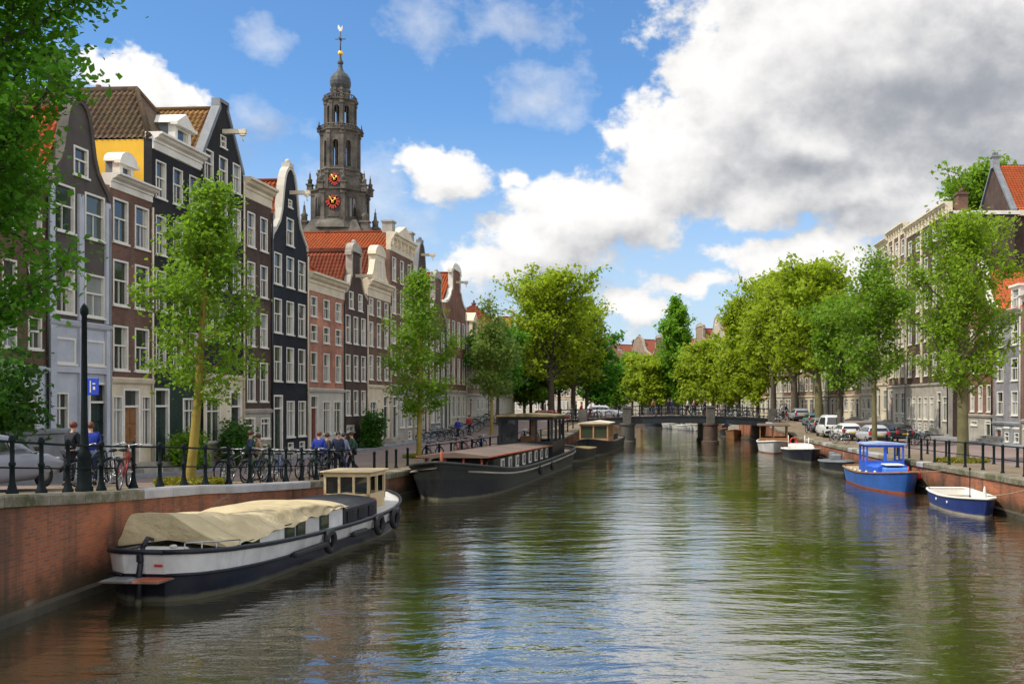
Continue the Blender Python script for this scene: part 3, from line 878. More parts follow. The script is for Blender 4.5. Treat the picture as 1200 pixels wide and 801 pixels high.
# ---- right bank --------------------------------------------------------
GR_ = 'canal houses on the right bank'
house('R', 1300, 1198, 'brown brick house cut off by the right edge of the view', 'red', eave=340, rows=[(372,402,3),(420,447,3),(458,484,3)], gz=494, ground='sandstone', corn=(334,342,'white'), roofm=T_RED, group=GR_)
root, W, Z, r, g0, ez, rz = house('R', 1198, 1164, 'grey brick house with white dormer in its steep orange tile roof', 'greybrick', eave=369, rows=[(378,405,2,1.15),(420,446,2,1.15),(458,486,2,1.15)], gz=495, ground='bluestone', corn=(364,371,'white'), roofm=T_RED, ridge=305, fine=True, D=9, group=GR_, chim=0)
dormer(root, W*.52, .5, Z(364), 1.5, Z(336)-Z(364), 2.4, M['white'], r, 'flat')
root, W, Z, r, g0, ez, rz = house('R', 1164, 1135, 'narrow red brown brick house with white edged bell gable beside the grey house', 'red', 'bell', apex=312, eave=366, rows=[(384,400,3,.85),(411,437,3,.85),(451,482,3,.85)], gz=486, ground='sandstone', roofm=T_RED, coping='white', fine=True, group=GR_, D=9)
root, W, Z, r, g0, ez, rz = house('R', 1112, 1062, 'tall corner block with grey stone base and bare dark brick end wall', 'darkbrown', eave=264, rows=[(272,289,5,1.1),(302,324,5,1.1),(338,362,5,1.1),(374,400,5,1.1),(414,440,5,1.1)], gz=450, ground='sandstone', corn=(253,266,'cream','d'), roof='flat', D=5.2, group=GR_, chim=0)
mb = MB()
for f in (.0,.4,.985): mb.box((max(.03,W*f-.2),-.1,Z(448)), (min(W-.03,W*f+.2),-.004,Z(266)))
mb.build('pilaster', M['cream'], root)
for x, y in ((W-.7,1.2),(W*.5,1.4),(W*.22,1.2)):
    c = chimney(kids(root)[0], x, y, ez-.1, 1.5, wallmat('brown'), 1.0, .8)
mb = MB(); mb.box((W-.3,.35,ez-.25), (W+.12,5.6,ez+.05)); mb.build('end_coping', M['white'], root)
root, W, Z, r, g0, ez, rz = house('R', 1062, 1041, 'tall cream and brown house with columned cornice beside the corner block', 'brown', eave=277, rows=[(284,302,3,1.2),(314,334,3,1.2),(348,370,3,1.2),(384,408,3,1.2),(420,442,3,1.2)], gz=452, ground='plaster', corn=(267,279,'cream','d'), roof='flat', group=GR_)
mb = MB()
for f in (.02,.33,.66,.98): mb.box((max(.03,W*f-.22),-.1,Z(450)), (min(W-.03,W*f+.22),-.004,Z(279)))
mb.build('pilaster', M['cream'], root)
house('R', 1041, 1028, 'narrow cream house at the far end of the tall row, with a small chimney', 'creambrick', eave=290, rows=[(297,313,2,1.1),(326,345,2,1.1),(358,378,2,1.1),(392,414,2,1.1)], gz=450, ground='cream', corn=(283,292,'cream'), roof='flat', group=GR_)
# attic house standing behind the corner block, gable towards the canal
mb = MB()
root = empty('back_house', (30.1, 78.4, 0), 0, 'dark brick rear house with grey gable and steep orange roof above the bare end wall', 'house')
D_, zw, zr = 8.2, 19.4, 24.0
for q in ([(0,0,0),(16,0,0),(16,0,zw),(0,0,zw)], [(0,D_,0),(0,0,0),(0,0,zw),(0,D_/2,zr),(0,D_,zw)], [(16,0,0),(16,D_,0),(16,D_,zw),(16,D_/2,zr),(16,0,zw)], [(16,D_,0),(0,D_,0),(0,D_,zw),(16,D_,zw)]): mb.poly(q)
mb.build('wall', wallmat('darkbrown'), root)
mb = MB(); slope(mb, (.1,-.1,zw+.03), (16,-.1,zw+.03), (16,D_/2,zr), (.1,D_/2,zr), True); slope(mb, (16,D_+.1,zw), (.1,D_+.1,zw), (.1,D_/2,zr), (16,D_/2,zr))
ro = mb.build('roof', T_RED, root)
chimney(ro, .1, D_/2, zr-.3, .9, M['bluestone'], .6, .6)
mb = MB(); a_, b_ = Vector((0,-.2,zw-.1)), Vector((0,D_/2,zr+.12)); c_ = Vector((0,D_+.2,zw-.1))
for p, q in ((a_,b_),(b_,c_)): mb.loft([[(x, t.y, t.z+dz) for x, dz in ((-.16,-.12),(.3,-.12),(.3,.18),(-.16,.18))] for t in (p,q)])
mb.build('gable_coping', M['lead'], root)
mb = MB(); mb.box((.4,-.4,zw-.5), (16,-.003,zw-.05)); mb.build('cornice', M['cream'], root)
dormer(root, 2.9, .5, zw+.7, 1.2, 1.9, 2.2, M['white'], random.Random(3), 'flat')
# houses further along the right bank, round the bend
yy = facade_px(1028, XFR)
spec = [(6,14,'bell','creambrick'),(6.5,13.5,None,'tan'),(6,13,'neck','red'),(7,14.5,None,'creambrick'),(6,13.5,'step','tan'),(7,14,None,'brown'),(6.5,14,'neck','creambrick'),(7,14,'bell','red'),(6.5,15,'neck','tan'),(6.5,14.5,'step','red'),(7,15,'bell','creambrick'),(6.5,14,'neck','tan'),(8,13,None,'red'),(7,13,'neck','brown'),(8,13.5,'bell','tan'),(8,13,'step','red'),(8,13,'neck','creambrick'),(9,13,None,'tan'),(9,13.5,'neck','red'),(9,13,None,'brown'),(9,14,'bell','red'),(10,13,None,'brown'),(10,13,'neck','red')]
what = ['first low cream bell gabled house past the tall cream row','tan flat-corniced house behind the parked white cars','red neck gabled house behind the row of parked cars','wide cream house with cornice behind the big olive elms','tan step gabled house behind the olive elms','brown house with cornice at the right bridge end','cream neck gabled house just past the bridge','red bell gabled house past the bridge behind yellow green trees',
        'tan neck gabled house rising over the light green trees','red step gabled house rising over the light green trees','cream bell gabled house rising over the light green trees','tan neck gabled house next to the slim poplar','red house with cornice behind the slim poplar','brown neck gabled house left of the poplar at the bend','tan bell gabled house at the closing bend','red step gabled house at the closing bend','cream neck gabled house closing the end of the canal','tan house with cornice at the last visible bend','red neck gabled house behind the left elm trunks','brown house with cornice behind the left elm trunks','red bell gabled house behind the left elm trunks','brown house with cornice behind the broad old elm','red neck gabled house behind the broad old elm']
for k, (wd, ev, gb, wl) in enumerate(spec):
    house('R', yy, yy+wd, what[k], wl, gb, apex=ev+4 if gb else None, eave=ev, gz=4.9, px=False, ground=['plaster','cream','sandstone'][k%3] if k < 17 else 'sandstone', corn=None if gb else (ev+.5,ev-.3,'cream'), ridge=ev+3.3, roofm=[T_DRED,T_RED,T_DRED][k%3], group='far houses on the right bank')
    yy += wd

# low garden wall in front of the left edge house
mb = MB(); mb.bbox((-18.4,24.5,1.2), (-18.0,31.2,3.05), .03); mb.bbox((-18.47,24.4,3.05), (-17.93,31.3,3.2), .03)
tag(mb.build('garden_wall', M['bluestone']), 'low grey garden wall under the dark bush at the left edge', 'wall')
# ================================================================= church tower
def octo(r, z, n=8): return [(r*math.cos(2*PI*(k+.5)/n), r*math.sin(2*PI*(k+.5)/n), z) for k in range(n)]
TY = 166.; tb = at(399, 272, TY); tz = lambda y: EYE + (472-y)/F*TY
K = TY/F     # metres per photo pixel at the tower
tower = empty('church_tower', (tb.x, TY, 0), 0, 'tall grey stone church tower with two red and gold clock dials, lantern and vane', 'church tower')
def tpart(name, m, parent=None):
    def f(mb): return mb.build(name, m, parent or tower)
    return f
TS, TD = M['tower_stone'], M['tower_dark']
mb = MB()
mb.box((-40*K*.9,-40*K*.9,0), (40*K*.9,40*K*.9,tz(285)))
mb.loft([[(sx*38*K, sy*38*K, tz(285)) for sx,sy in ((1,1),(-1,1),(-1,-1),(1,-1))], [(sx*26*K, sy*26*K, tz(262)) for sx,sy in ((1,1),(-1,1),(-1,-1),(1,-1))]])
mb.build('base', TS, tower)
def stage(name, r, y0, y1, openw=0, o0=0, o1=0, corn=1.12, pil=True):
    """octagonal stage between photo rows y0 (bottom) and y1 (top)"""
    mb = MB(); z0, z1 = tz(y0), tz(y1)
    R = r*K
    ap = R*math.cos(PI/8)
    side = 2*R*math.sin(PI/8)
    for k in range(8):
        a = 2*PI*k/8 + PI/2*3
        T = Matrix.Rotation(a, 4, 'Z') @ Matrix.Translation((ap, 0, 0)) @ Matrix.Rotation(-PI/2, 4, 'Z')
        # local: x along the face, -y... outwards is +y after the turns
        if openw:
            w = side*openw/2; a0, a1 = tz(o0), tz(o1); hs = side/2
            th = R*.22
            mb.box((-hs,-th,z0), (-w,0,z1), T=T); mb.box((w,-th,z0), (hs,0,z1), T=T)
            mb.box((-w,-th,z0), (w,0,a0), T=T)
            arc = [(w*math.cos(PI*i/8), a1-w+w*math.sin(PI*i/8)) for i in range(9)]
            pts = [(w,z1),(w,a1-w)] + arc[1:-1] + [(-w,a1-w),(-w,z1)]
            for i in range(len(arc)-1):
                (xa,za),(xb,zb) = arc[i], arc[i+1]
                mb.loft([[(xa,yy,za),(xb,yy,zb),(xb,yy,z1),(xa,yy,z1)] for yy in (-th,0)], T=T)
            mb.box((-w*.12,-th*.6,a0), (w*.12,-th*.4,a1), T=T)
        else:
            mb.box((-side/2,-R*.3,z0), (side/2,0,z1), T=T)
            mb.box((-side*.28,-.05,z0+(z1-z0)*.15), (side*.28,.12,z0+(z1-z0)*.18), T=T)
            mb.box((-side*.28,-.05,z0+(z1-z0)*.8), (side*.28,.14,z0+(z1-z0)*.84), T=T)
    if pil:
        for k in range(8):
            a = 2*PI*(k+.5)/8
            x, y = R*math.cos(a), R*math.sin(a)
            w = .045*r*K+.12
            mb.box((x-w,y-w,z0), (x+w,y+w,z1))
            mb.box((x-w*1.4,y-w*1.4,z0), (x+w*1.4,y+w*1.4,z0+.5)); mb.box((x-w*1.4,y-w*1.4,z1-.45), (x+w*1.4,y+w*1.4,z1))
    o = mb.build(name, TS, tower)
    mb = MB(); h = .35
    mb.loft([octo(R*1.0,z1-.05), octo(R*(1+(corn-1)*.5),z1+h*.4), octo(R*corn,z1+h*.8), octo(R*corn,z1+h*1.3), octo(R*.9,z1+h*1.5)])
    mb.build('cornice', TS, o)
    return o
def pinnacle(x, y, z, h, w, parent):
    mb = MB()
    mb.box((x-w,y-w,z), (x+w,y+w,z+h*.3)); mb.box((x-w*1.35,y-w*1.35,z+h*.3), (x+w*1.35,y+w*1.35,z+h*.36))
    mb.lathe([(w*.9,z+h*.36),(w*.85,z+h*.5),(w*1.1,z+h*.55),(w*.5,z+h*.62),(w*.3,z+h*.8),(w*.38,z+h*.83),(w*.12,z+h*.88),(.03,z+h)], 6, c=(x,y))
    return mb.build('pinnacle', TS, parent)
s1 = stage('clock_stage', 30.5, 264, 229, 0, corn=1.1)
mb = MB()
mb.loft([octo(39*K,tz(272)), octo(37*K,tz(267)), octo(33*K,tz(262)), octo(30*K,tz(261))]); mb.build('skirt', TS, tower)
s2 = stage('upper_clock_stage', 23.8, 229, 205, 0, corn=1.1)
s3 = stage('bell_stage', 20.8, 206, 158, .36, 198, 168, corn=1.13)
s4 = stage('open_lantern', 16.6, 158, 122, .46, 150, 127, corn=1.18)
mb = MB()
for k in range(8):
    a = 2*PI*(k+.5)/8; a2 = 2*PI*(k+1.5)/8
    for R, y in ((23*K,155),(18.5*K,119)):
        p, q = Vector((R*math.cos(a),R*math.sin(a),tz(y)+.7)), Vector((R*math.cos(a2),R*math.sin(a2),tz(y)+.7))
        mb.tube([p,q], .1, 4)
        for i in range(6):
            c = p.lerp(q, i/6); mb.tube([c-Vector((0,0,.9)), c], .07, 4)
mb.build('balustrade', TS, tower)
s5 = stage('small_lantern', 9.5, 121, 105, .5, 116, 109, corn=1.15)
mb = MB()
prof = [(9.5,105),(11.6,101),(12.1,97),(11.2,92),(8.7,88),(6,85.5),(4,83.5),(2.6,80),(2.2,76),(3.4,74.5),(3.2,72.5),(1.6,70),(1.1,66)]
mb.lathe([(r*K, tz(y)) for r, y in prof], 16, smooth=False); mb.build('onion_dome', TD, tower)
mb = MB(); mb.ball((0,0,tz(62.5)), 3.0*K, 12, 8); vb = mb.build('gilded_ball', M['gold'], tower)
mb = MB(); mb.tube([(0,0,tz(66)),(0,0,tz(36))], [.14,.07], 6)
mb.tube([(-6*K,0,tz(46)),(6*K,0,tz(46))], .08, 5); mb.tube([(0,-6*K,tz(46)),(0,6*K,tz(46))], .08, 5)
mb.ball((0,0,tz(46)), .25, 8, 6); mb.build('vane_rod', TD, tower)
mb = MB()
mb.loft([[(x*K,yy,tz(z)) for x, z in ((-3.2,33),(-2.6,29.5),(-1.2,30.5),(.5,33.5),(2.4,30),(2.6,34),(1.2,37.5),(-1,37))] for yy in (-.12,.12)])
mb.build('weathercock', M['white'], tower)
for k in range(8):
    a = 2*PI*(k+.5)/8
    if k % 2 == 0 or True:
        pinnacle(34*K*math.cos(a), 34*K*math.sin(a), tz(228), 25*K, .42, s1)
        if k % 2 == 0: pinnacle(24*K*math.cos(a), 24*K*math.sin(a), tz(158), 14*K, .26, s3)
        pinnacle(18.5*K*math.cos(a), 18.5*K*math.sin(a), tz(121), 7*K, .2, s4)
for sx in (-1,1):
    for sy in (-1,1): pinnacle(sx*35*K, sy*22*K, tz(276), 36*K, .6, tower)
for k in range(8):      # arched niches on the clock stage, except behind the dial
    if k % 2 == 0 and k == 0: continue
    a = 2*PI*k/8 + PI*1.5; R = 30.5*K; hs = R*math.sin(PI/8)*.42
    T = Matrix.Rotation(a, 4, 'Z') @ Matrix.Translation((R*math.cos(PI/8)+.01, 0, 0)) @ Matrix.Rotation(-PI/2, 4, 'Z')
    z0, z1 = tz(258), tz(240); mb = MB()
    arc = [(hs*math.cos(PI*i/8), z1+hs*1.2*math.sin(PI*i/8)) for i in range(9)]
    mb.add([(x,.0,z) for x,z in [(-hs,z0),(hs,z0)] + arc], [tuple(range(11))], T=T)
    nb = mb.build('niche', M['glass_dark'], s1)
    mb = MB(); mb.tube([T @ Vector((x,.05,z)) for x,z in [(hs,z0)] + arc + [(-hs,z0)]], .16, 5); mb.tube([T @ Vector((0,.05,z0)), T @ Vector((0,.05,z1+hs))], .1, 5)
    mb.build('moulding', TS, s1)
def clock(y, r, dist, col, parent):
    """open dial: ring of red numerals with gilded hands"""
    root = MB(); z = tz(y); R = r*K; Y0 = -dist
    root.lathe([(R*1.12, -.02),(R*1.12,.1),(R*1.0,.1),(R*.98,-.02)], 28, T=Matrix.Translation((0,Y0,z)) @ Matrix.Rotation(PI/2,4,'X'), smooth=False)
    d = root.build('clock_dial', M['black_paint'], parent)
    mb = MB()
    for k in range(12):
        a = 2*PI*k/12; T = Matrix.Translation((0,Y0-.14,z)) @ Matrix.Rotation(a,4,'Y')
        if k % 3: mb.box((-.09,-.04,R*.62), (.09,.04,R*1.05), T=T)
        else:
            for s in (-.16,.0,.16): mb.box((s-.05,-.04,R*.6), (s+.05,.04,R*1.08), T=T)
    mb.torus(R*.58, .07, 28, 5, T=Matrix.Translation((0,Y0-.13,z)) @ Matrix.Rotation(PI/2,4,'X'))
    mb.build('numerals', col, d)
    mb = MB()
    for a, L in ((math.radians(-35), R*1.0), (math.radians(40), R*.72)):
        T = Matrix.Translation((0,Y0-.22,z)) @ Matrix.Rotation(a,4,'Y')
        mb.box((-.1,-.04,-R*.25), (.1,.04,L), T=T, taper=.03); mb.ball((0,0,L*.72), (.2,.05,.2), 8, 5, T=T)
    mb.ball((0,Y0-.22,z), .2, 8, 6)
    mb.build('hands', M['gold'], d)
ap = math.cos(PI/8)
clock(242, 7.6, 30.5*K*ap+.03, M['clock_red'], s1)
clock(215, 6.6, 23.8*K*ap+.03, M['clock_red'], s2)

# ================================================================= trees
BARK = pm('bark', (.085,.068,.048), .9, .4, 3., .8, fine=9)
BARK_Y = pm('algae_bark', (.26,.19,.035), .9, .3, 2., .8, fine=9)
BARK_G = pm('mossy_bark', (.13,.115,.05), .9, .35, 2., .8, fine=9)
L_DEEP = leaf('leaf_deep', (.03,.12,.007), (.12,.3,.016))
L_MID = leaf('leaf_fresh', (.07,.17,.01), (.2,.33,.02))
L_FRESH = leaf('leaf_bright', (.09,.19,.01), (.26,.38,.02))
L_POPL = leaf('leaf_poplar_bright', (.07,.18,.01), (.19,.36,.02))
L_OLIVE = leaf('leaf_olive', (.15,.225,.01), (.34,.44,.02))
L_LIME = leaf('leaf_lime', (.15,.24,.01), (.34,.42,.025))
L_POP = leaf('leaf_poplar', (.03,.12,.01), (.1,.27,.016))
L_PALE = leaf('leaf_pale', (.1,.16,.03), (.2,.29,.05))
L_DARK = leaf('leaf_dark', (.02,.07,.008), (.06,.16,.016))

def leaf_mesh(name, C, Nrm, size, m, rng):
    n = len(C)
    a = rng.normal(size=(n,3)); a -= (a*Nrm).sum(1)[:,None]*Nrm; a /= np.linalg.norm(a,axis=1)[:,None]+1e-9
    b = np.cross(Nrm, a)
    sz = size*rng.uniform(.42,1.5,(n,1))
    L, Wd = sz*.62, sz*.4
    fold = Nrm*sz*.12
    V = np.empty((n,4,3)); V[:,0]=C-a*L; V[:,1]=C-b*Wd+fold; V[:,2]=C+a*L; V[:,3]=C+b*Wd+fold
    me = bpy.data.meshes.new(name)
    me.vertices.add(n*4); me.vertices.foreach_set('co', V.reshape(-1).astype('f'))
    me.loops.add(n*4); me.loops.foreach_set('vertex_index', np.arange(n*4, dtype='i'))
    me.polygons.add(n); me.polygons.foreach_set('loop_start', np.arange(0,n*4,4,dtype='i'))
    me.update(calc_edges=True); me.materials.append(m); me.validate()
    return me

def tree(base, H, h0, R, label, seed, leafm=L_MID, bark=BARK, n_br=34, n_leaf=9000, ls=.22, tr=.16, style='young', group='trees along the quays', spread=.32, name='street_tree', el=(50,75), lean=(0,0), env=None, fill=.2, cat='tree', droop=0., split=None, bare=0.):
    """trunk with limbs in one mesh, crown of separate leaves hung on the twigs"""
    rng = np.random.default_rng(seed); r = random.Random(seed)
    base = Vector(base)
    root = empty(name, base, 0, label, cat, group)
    mb = MB()
    env = env or {'young': lambda t: .62+1.5*t if t < .25 else 1.0-.88*((t-.25)/.75)**.85,
                  'elm': lambda t: (math.sin(PI*(t*.8+.2)))**.55,
                  'poplar': lambda t: (.75+t if t < .25 else 1.0-.85*((t-.25)/.75)**1.3),
                  'cone': lambda t: (1-t)**.75*1.05+.06}[style]
    top = H
    nseg = 9; ph = r.uniform(0, 6)
    def axis(t):
        w = .012*H
        return Vector((w*math.sin(t*5+ph)*t + lean[0]*t, w*math.cos(t*4.3+ph)*t + lean[1]*t, top*t))
    tt = [0, .012, .05] + [.1+.9*i/nseg for i in range(nseg+1)]
    mb.tube([axis(t)-Vector((0,0,.25 if t == 0 else 0)) for t in tt], [tr*1.5, tr*1.18, tr*1.03] + [tr*(1-.93*((.9*i/nseg)**(1.15 if not split else .7))) for i in range(nseg+1)], 9)
    twigs = []   # (p0, p1, weight)
    def limb(p, d, L, rad, bend, depth):
        pts = [p]; dd = d.copy(); n = 5
        for i in range(n):
            dd = (dd + Vector((r.gauss(0,.13), r.gauss(0,.13), bend/n + r.gauss(0,.07)))).normalized()
            pts.append(pts[-1] + dd*(L/n))
        mb.tube(pts, [rad*(1-.85*i/n) for i in range(n+1)], 6 if rad > .05 else 4, caps=False)
        for i in range(n):
            if depth == 0 and i < 1 and style != 'poplar': continue
            twigs.append((pts[i], pts[i+1], 1.0 if i > 1 else .55))
        return pts, dd
    ga = r.uniform(0, 6)
    for i in range(n_br):
        t = (i+.5)/n_br
        z = h0 + (H*(.985)-h0)*t
        ga += 2.399 + r.gauss(0,.25)
        p = axis(z/H)
        L = max(.35, R*env(t)*r.uniform(.72,1.12))
        e = math.radians(el[0] + (el[1]-el[0])*t + r.gauss(0,7))
        if style == 'elm': e = math.radians(r.uniform(15,45) + 45*t)
        d = Vector((math.cos(ga)*math.cos(e), math.sin(ga)*math.cos(e), math.sin(e)))
        L2 = L/max(.35, math.cos(e)) if style != 'poplar' else L*2.1
        L2 = min(L2, (H*1.03-z)/max(.2,math.sin(e)) + .3) if e > .3 else L2
        L2 = max(L2, .4)
        rad = max(.012, tr*(.42 if style == 'elm' else .26)*(1-t*.7)*min(1.2, L2/2.2))
        pts, dd = limb(p, d, L2, rad, .25-droop, 0)
        ns = int(3 + L2*1.3)
        for k in range(ns):
            s = r.uniform(.25, 1.0); j = min(4, int(s*5))
            q = pts[j].lerp(pts[j+1], s*5-j if s < 1 else 1)
            sd = (pts[j+1]-pts[j]).normalized()
            off = Vector((r.gauss(0,1), r.gauss(0,1), r.gauss(.15,.6))).normalized()
            sd = (sd*.75 + off*.8).normalized()
            limb(q, sd, L2*r.uniform(.22,.45)*(1.15-s*.5), rad*.4, .15-droop, 1)
    TRUNK = mb
    # leaves: clustered on twigs
    A = np.array([t[0] for t in twigs]); B = np.array([t[1] for t in twigs]); Wt = np.array([t[2] for t in twigs])
    Wt = Wt*(np.linalg.norm(B-A,axis=1)+.15)
    if bare: Wt = Wt*np.clip(1.15-np.maximum(0,(A[:,2]/H-(1-bare))/bare), .04, 1)
    Wt = Wt*np.exp(rng.normal(0,.8,len(Wt)))
    Wt /= Wt.sum()
    idx = rng.choice(len(twigs), n_leaf, p=Wt)
    s = rng.random((n_leaf,1))
    C = A[idx]*(1-s)+B[idx]*s + rng.normal(0, spread, (n_leaf,3))*np.array([1,1,.8])
    C[:,2] -= np.abs(rng.normal(0, spread*.3, n_leaf))
    zs = H/np.quantile(C[:,2], .9985)
    C[:,2] *= zs; TRUNK.v = [(x,y,z*zs if z > 0 else z) for x,y,z in TRUNK.v]; TRUNK.build('trunk', bark, root)
    nn = rng.normal(size=(n_leaf,3)); nn[:,2] = np.abs(nn[:,2])+.35; nn /= np.linalg.norm(nn,axis=1)[:,None]
    link('crown', leaf_mesh('crown', C, nn, ls, leafm, rng), root)
    return root

GT = 'trees along the left quay'
def gpt(px, Y, side='L'):
    x = (px-745)/F*Y
    return (x, Y, (gL if side == 'L' else gR)(Y))
ht = lambda y, Y, g: EYE + (472-y)/F*Y - g
tree((-13.1,18.2,gL(18.2)), 12.5, 2.7, 2.75, 'big leafy dark green tree filling the top left corner', 11, L_DEEP, BARK, 52, 60000, .115, .2, 'elm', GT, .26, name='leafy_tree')
Y = 27.8; tree(gpt(222,Y), ht(212,Y,gL(Y)), 1.7+.9, 1.9, 'slim young tree with yellow trunk in front of the black houses', 21, L_MID, BARK_Y, 46, 12000, .105, .13, 'young', GT, .2, el=(18,66), lean=(.75,0))
Y = 53.6; tree(gpt(491,Y), ht(316,Y,gL(Y)), 2.2, 2.3, 'slim young tree with yellow trunk beside the bow of the black barge', 22, L_MID, BARK_Y, 46, 8500, .15, .14, 'young', GT, .25, el=(20,68))
Y = 85.; tree(gpt(576,Y), ht(345,Y,gL(Y)), 3.2, 2.3, 'thin yellow trunked tree with bare twiggy top behind the barge wheelhouse', 23, L_PALE, BARK_Y, 30, 4200, .24, .13, 'young', GT, .4, el=(30,75), bare=.45)
Y = 96.; tree((-13.2,94,gL(94)), ht(380,94,gL(94)), 3.2, 3.1, 'round mid green tree between the bare-topped tree and the broad elm', 24, L_POP, BARK, 36, 8500, .27, .16, 'elm', GT, .4)
Y = 118.; tree(gpt(646,Y), ht(312,Y,gL(Y)), 5.2, 5.6, 'broad old elm with dark trunk, tallest tree on the left bank', 25, L_OLIVE, BARK, 60, 17000, .36, .42, 'elm', GT, .42, name='elm_tree')
Y = 126.; tree(gpt(672,Y), ht(352,Y,gL(Y)), 5., 4.4, 'spreading elm just right of the broad old elm', 26, L_OLIVE, BARK, 44, 10000, .38, .34, 'elm', GT, .42, name='elm_tree')
Y = 136.; tree(gpt(688,Y), ht(385,Y,gL(Y)), 4.4, 4.0, 'darker green elm over the left end of the bridge', 27, L_POP, BARK, 40, 8500, .4, .3, 'elm', GT, .42, name='elm_tree')
Y = 150.; tree(gpt(655,Y), ht(375,Y,gL(Y)), 4.4, 4.6, 'far elm seen behind the trunk of the broad old elm', 28, L_MID, BARK, 40, 7500, .45, .3, 'elm', GT, .5, name='elm_tree')
tree((-19.5,172,gL(172)), 11.5, 3.4, 4.2, 'far dark green tree at the left bend of the canal', 29, L_POP, BARK, 36, 6500, .5, .26, 'elm', GT, .5)
GT = 'trees along the right quay'
Y = 45.7; tree(gpt(1128,Y,'R'), ht(246,Y,gR(Y)), 3.1, 2.5, 'fresh green tree with stout mossy trunk beside the right railing', 41, L_FRESH, BARK_G, 60, 16000, .145, .27, 'young', GT, .26, el=(30,68), env=lambda t: .8+.8*t if t < .3 else 1.04-.62*((t-.3)/.7)**1.6)
Y = 63.; tree(gpt(1025,Y,'R'), ht(292,Y,gR(Y)), 4.0, 2.9, 'slender tree with wispy pointed top in front of the silver estate car', 42, L_MID, BARK_G, 46, 9500, .19, .17, 'young', GT, .32, el=(35,74), bare=.35)
Y = 88.; tree(gpt(961,Y,'R'), ht(303,Y,gR(Y)), 5.2, 4.3, 'big olive green elm with leaning trunk, tallest tree on the right', 43, L_OLIVE, BARK_G, 60, 17000, .3, .38, 'elm', GT, .38, name='elm_tree', lean=(-.9,0))
Y = 100.; tree(gpt(931,Y,'R'), ht(318,Y,gR(Y)), 5., 4.3, 'olive green elm standing at the right end of the bridge', 44, L_OLIVE, BARK, 54, 13500, .33, .36, 'elm', GT, .4, name='elm_tree')
Y = 113.; tree(gpt(906,Y,'R'), ht(320,Y,gR(Y)), 5., 4.4, 'olive green elm just past the right bridge end', 45, L_OLIVE, BARK, 50, 12000, .36, .36, 'elm', GT, .42, name='elm_tree')
Y = 127.; tree(gpt(866,Y,'R'), ht(351,Y,gR(Y)), 2.8, 3.5, 'tall yellow green tree past the bridge left of the olive elms', 46, L_LIME, BARK, 46, 10000, .38, .26, 'elm', GT, .42, env=lambda t: 1.05-.75*t)
Y = 138.; tree(gpt(836,Y,'R'), ht(395,Y,gR(Y)), 2.2, 3.4, 'low lime green tree between the slim poplar and the tall yellow green tree', 47, L_LIME, BARK, 40, 8500, .4, .24, 'elm', GT, .42)
Y = 146.; tree(gpt(815,Y,'R'), ht(412,Y,gR(Y)), 2.0, 3.3, 'low lime green tree just right of the slim poplar', 48, L_LIME, BARK, 36, 7000, .42, .22, 'elm', GT, .42)
Y = 160.; tree(gpt(793,Y,'R'), ht(349,Y,gR(Y)), 1.6, 3.3, 'tall fresh green poplar in the middle of the view beyond the bridge', 49, L_POPL, BARK, 90, 17000, .42, .36, 'poplar', GT, .34, name='poplar_tree', el=(66,84))
Y = 162.; tree(gpt(772,Y,'R'), ht(420,Y,gR(Y)), 2.0, 3.3, 'low lime green tree just left of the slim poplar', 50, L_LIME, BARK, 36, 7000, .44, .22, 'elm', GT, .42)
Y = 172.; tree(gpt(752,Y,'R'), ht(415,Y,gR(Y)), 2.0, 3.3, 'lime green tree second to the left of the slim poplar', 51, L_LIME, BARK, 36, 7000, .46, .22, 'elm', GT, .42)
Y = 186.; tree(gpt(741,Y,'R'), ht(412,Y,gR(Y)), 3.2, 2.9, 'fresh green tree third to the left of the slim poplar', 52, L_MID, BARK, 36, 6500, .5, .22, 'elm', GT, .45)
Y = 205.; tree(gpt(728,Y,'R'), ht(432,Y,gR(Y)), 3., 3.2, 'dark green tree closing the gap at the end of the canal', 53, L_POP, BARK, 30, 5500, .55, .22, 'elm', GT, .5)
tree((36.5,104,1.3), ht(188,104,1.3), 17., 5.2, 'tall garden tree whose top shows above the rear orange roof', 54, L_MID, BARK, 46, 9000, .42, .4, 'elm', 'trees behind the houses', .5, name='garden_tree')
for k, (x, y, hh, lab) in enumerate(((30.,150.,19.,'dark conifer-like treetop rising behind the far right houses'),(27.5,158.,18.,'second dark treetop rising behind the far right houses'))):
    tree((x,y,1.3), hh, 7., 2.2, lab, 60+k, L_DARK, BARK, 40, 5000, .45, .24, 'poplar', 'trees behind the houses', .35, name='tall_tree', el=(60,80))
GT = 'trees along the right quay'
for k, (px, Y, y, R, h0, lm, lab) in enumerate(((984,77,345,2.6,3.6,L_MID,'fresh green tree between the big leaning elm and the wispy topped tree'),(888,120,372,3.2,2.6,L_LIME,'yellow green tree low behind the olive elms past the bridge'),
      (853,134,392,3.2,2.2,L_LIME,'low yellow green tree in front of the tall yellow green tree'),(762,182,425,3.2,2.,L_POPL,'dark fresh tree behind the lime trees left of the poplar'),(722,190,428,3.6,2.,L_POPL,'fresh green tree at the far bend right of the left elms'),(712,205,430,3.6,2.,L_MID,'second fresh green tree at the far bend right of the left elms'))):
    tree(gpt(px,Y,'R'), ht(y,Y,gR(Y)), h0, R, lab, 80+k, lm, BARK, 36, 7500, .4 if Y > 100 else .24, .22, 'elm', GT, .42 if Y > 100 else .34)
GT = 'trees along the left quay'
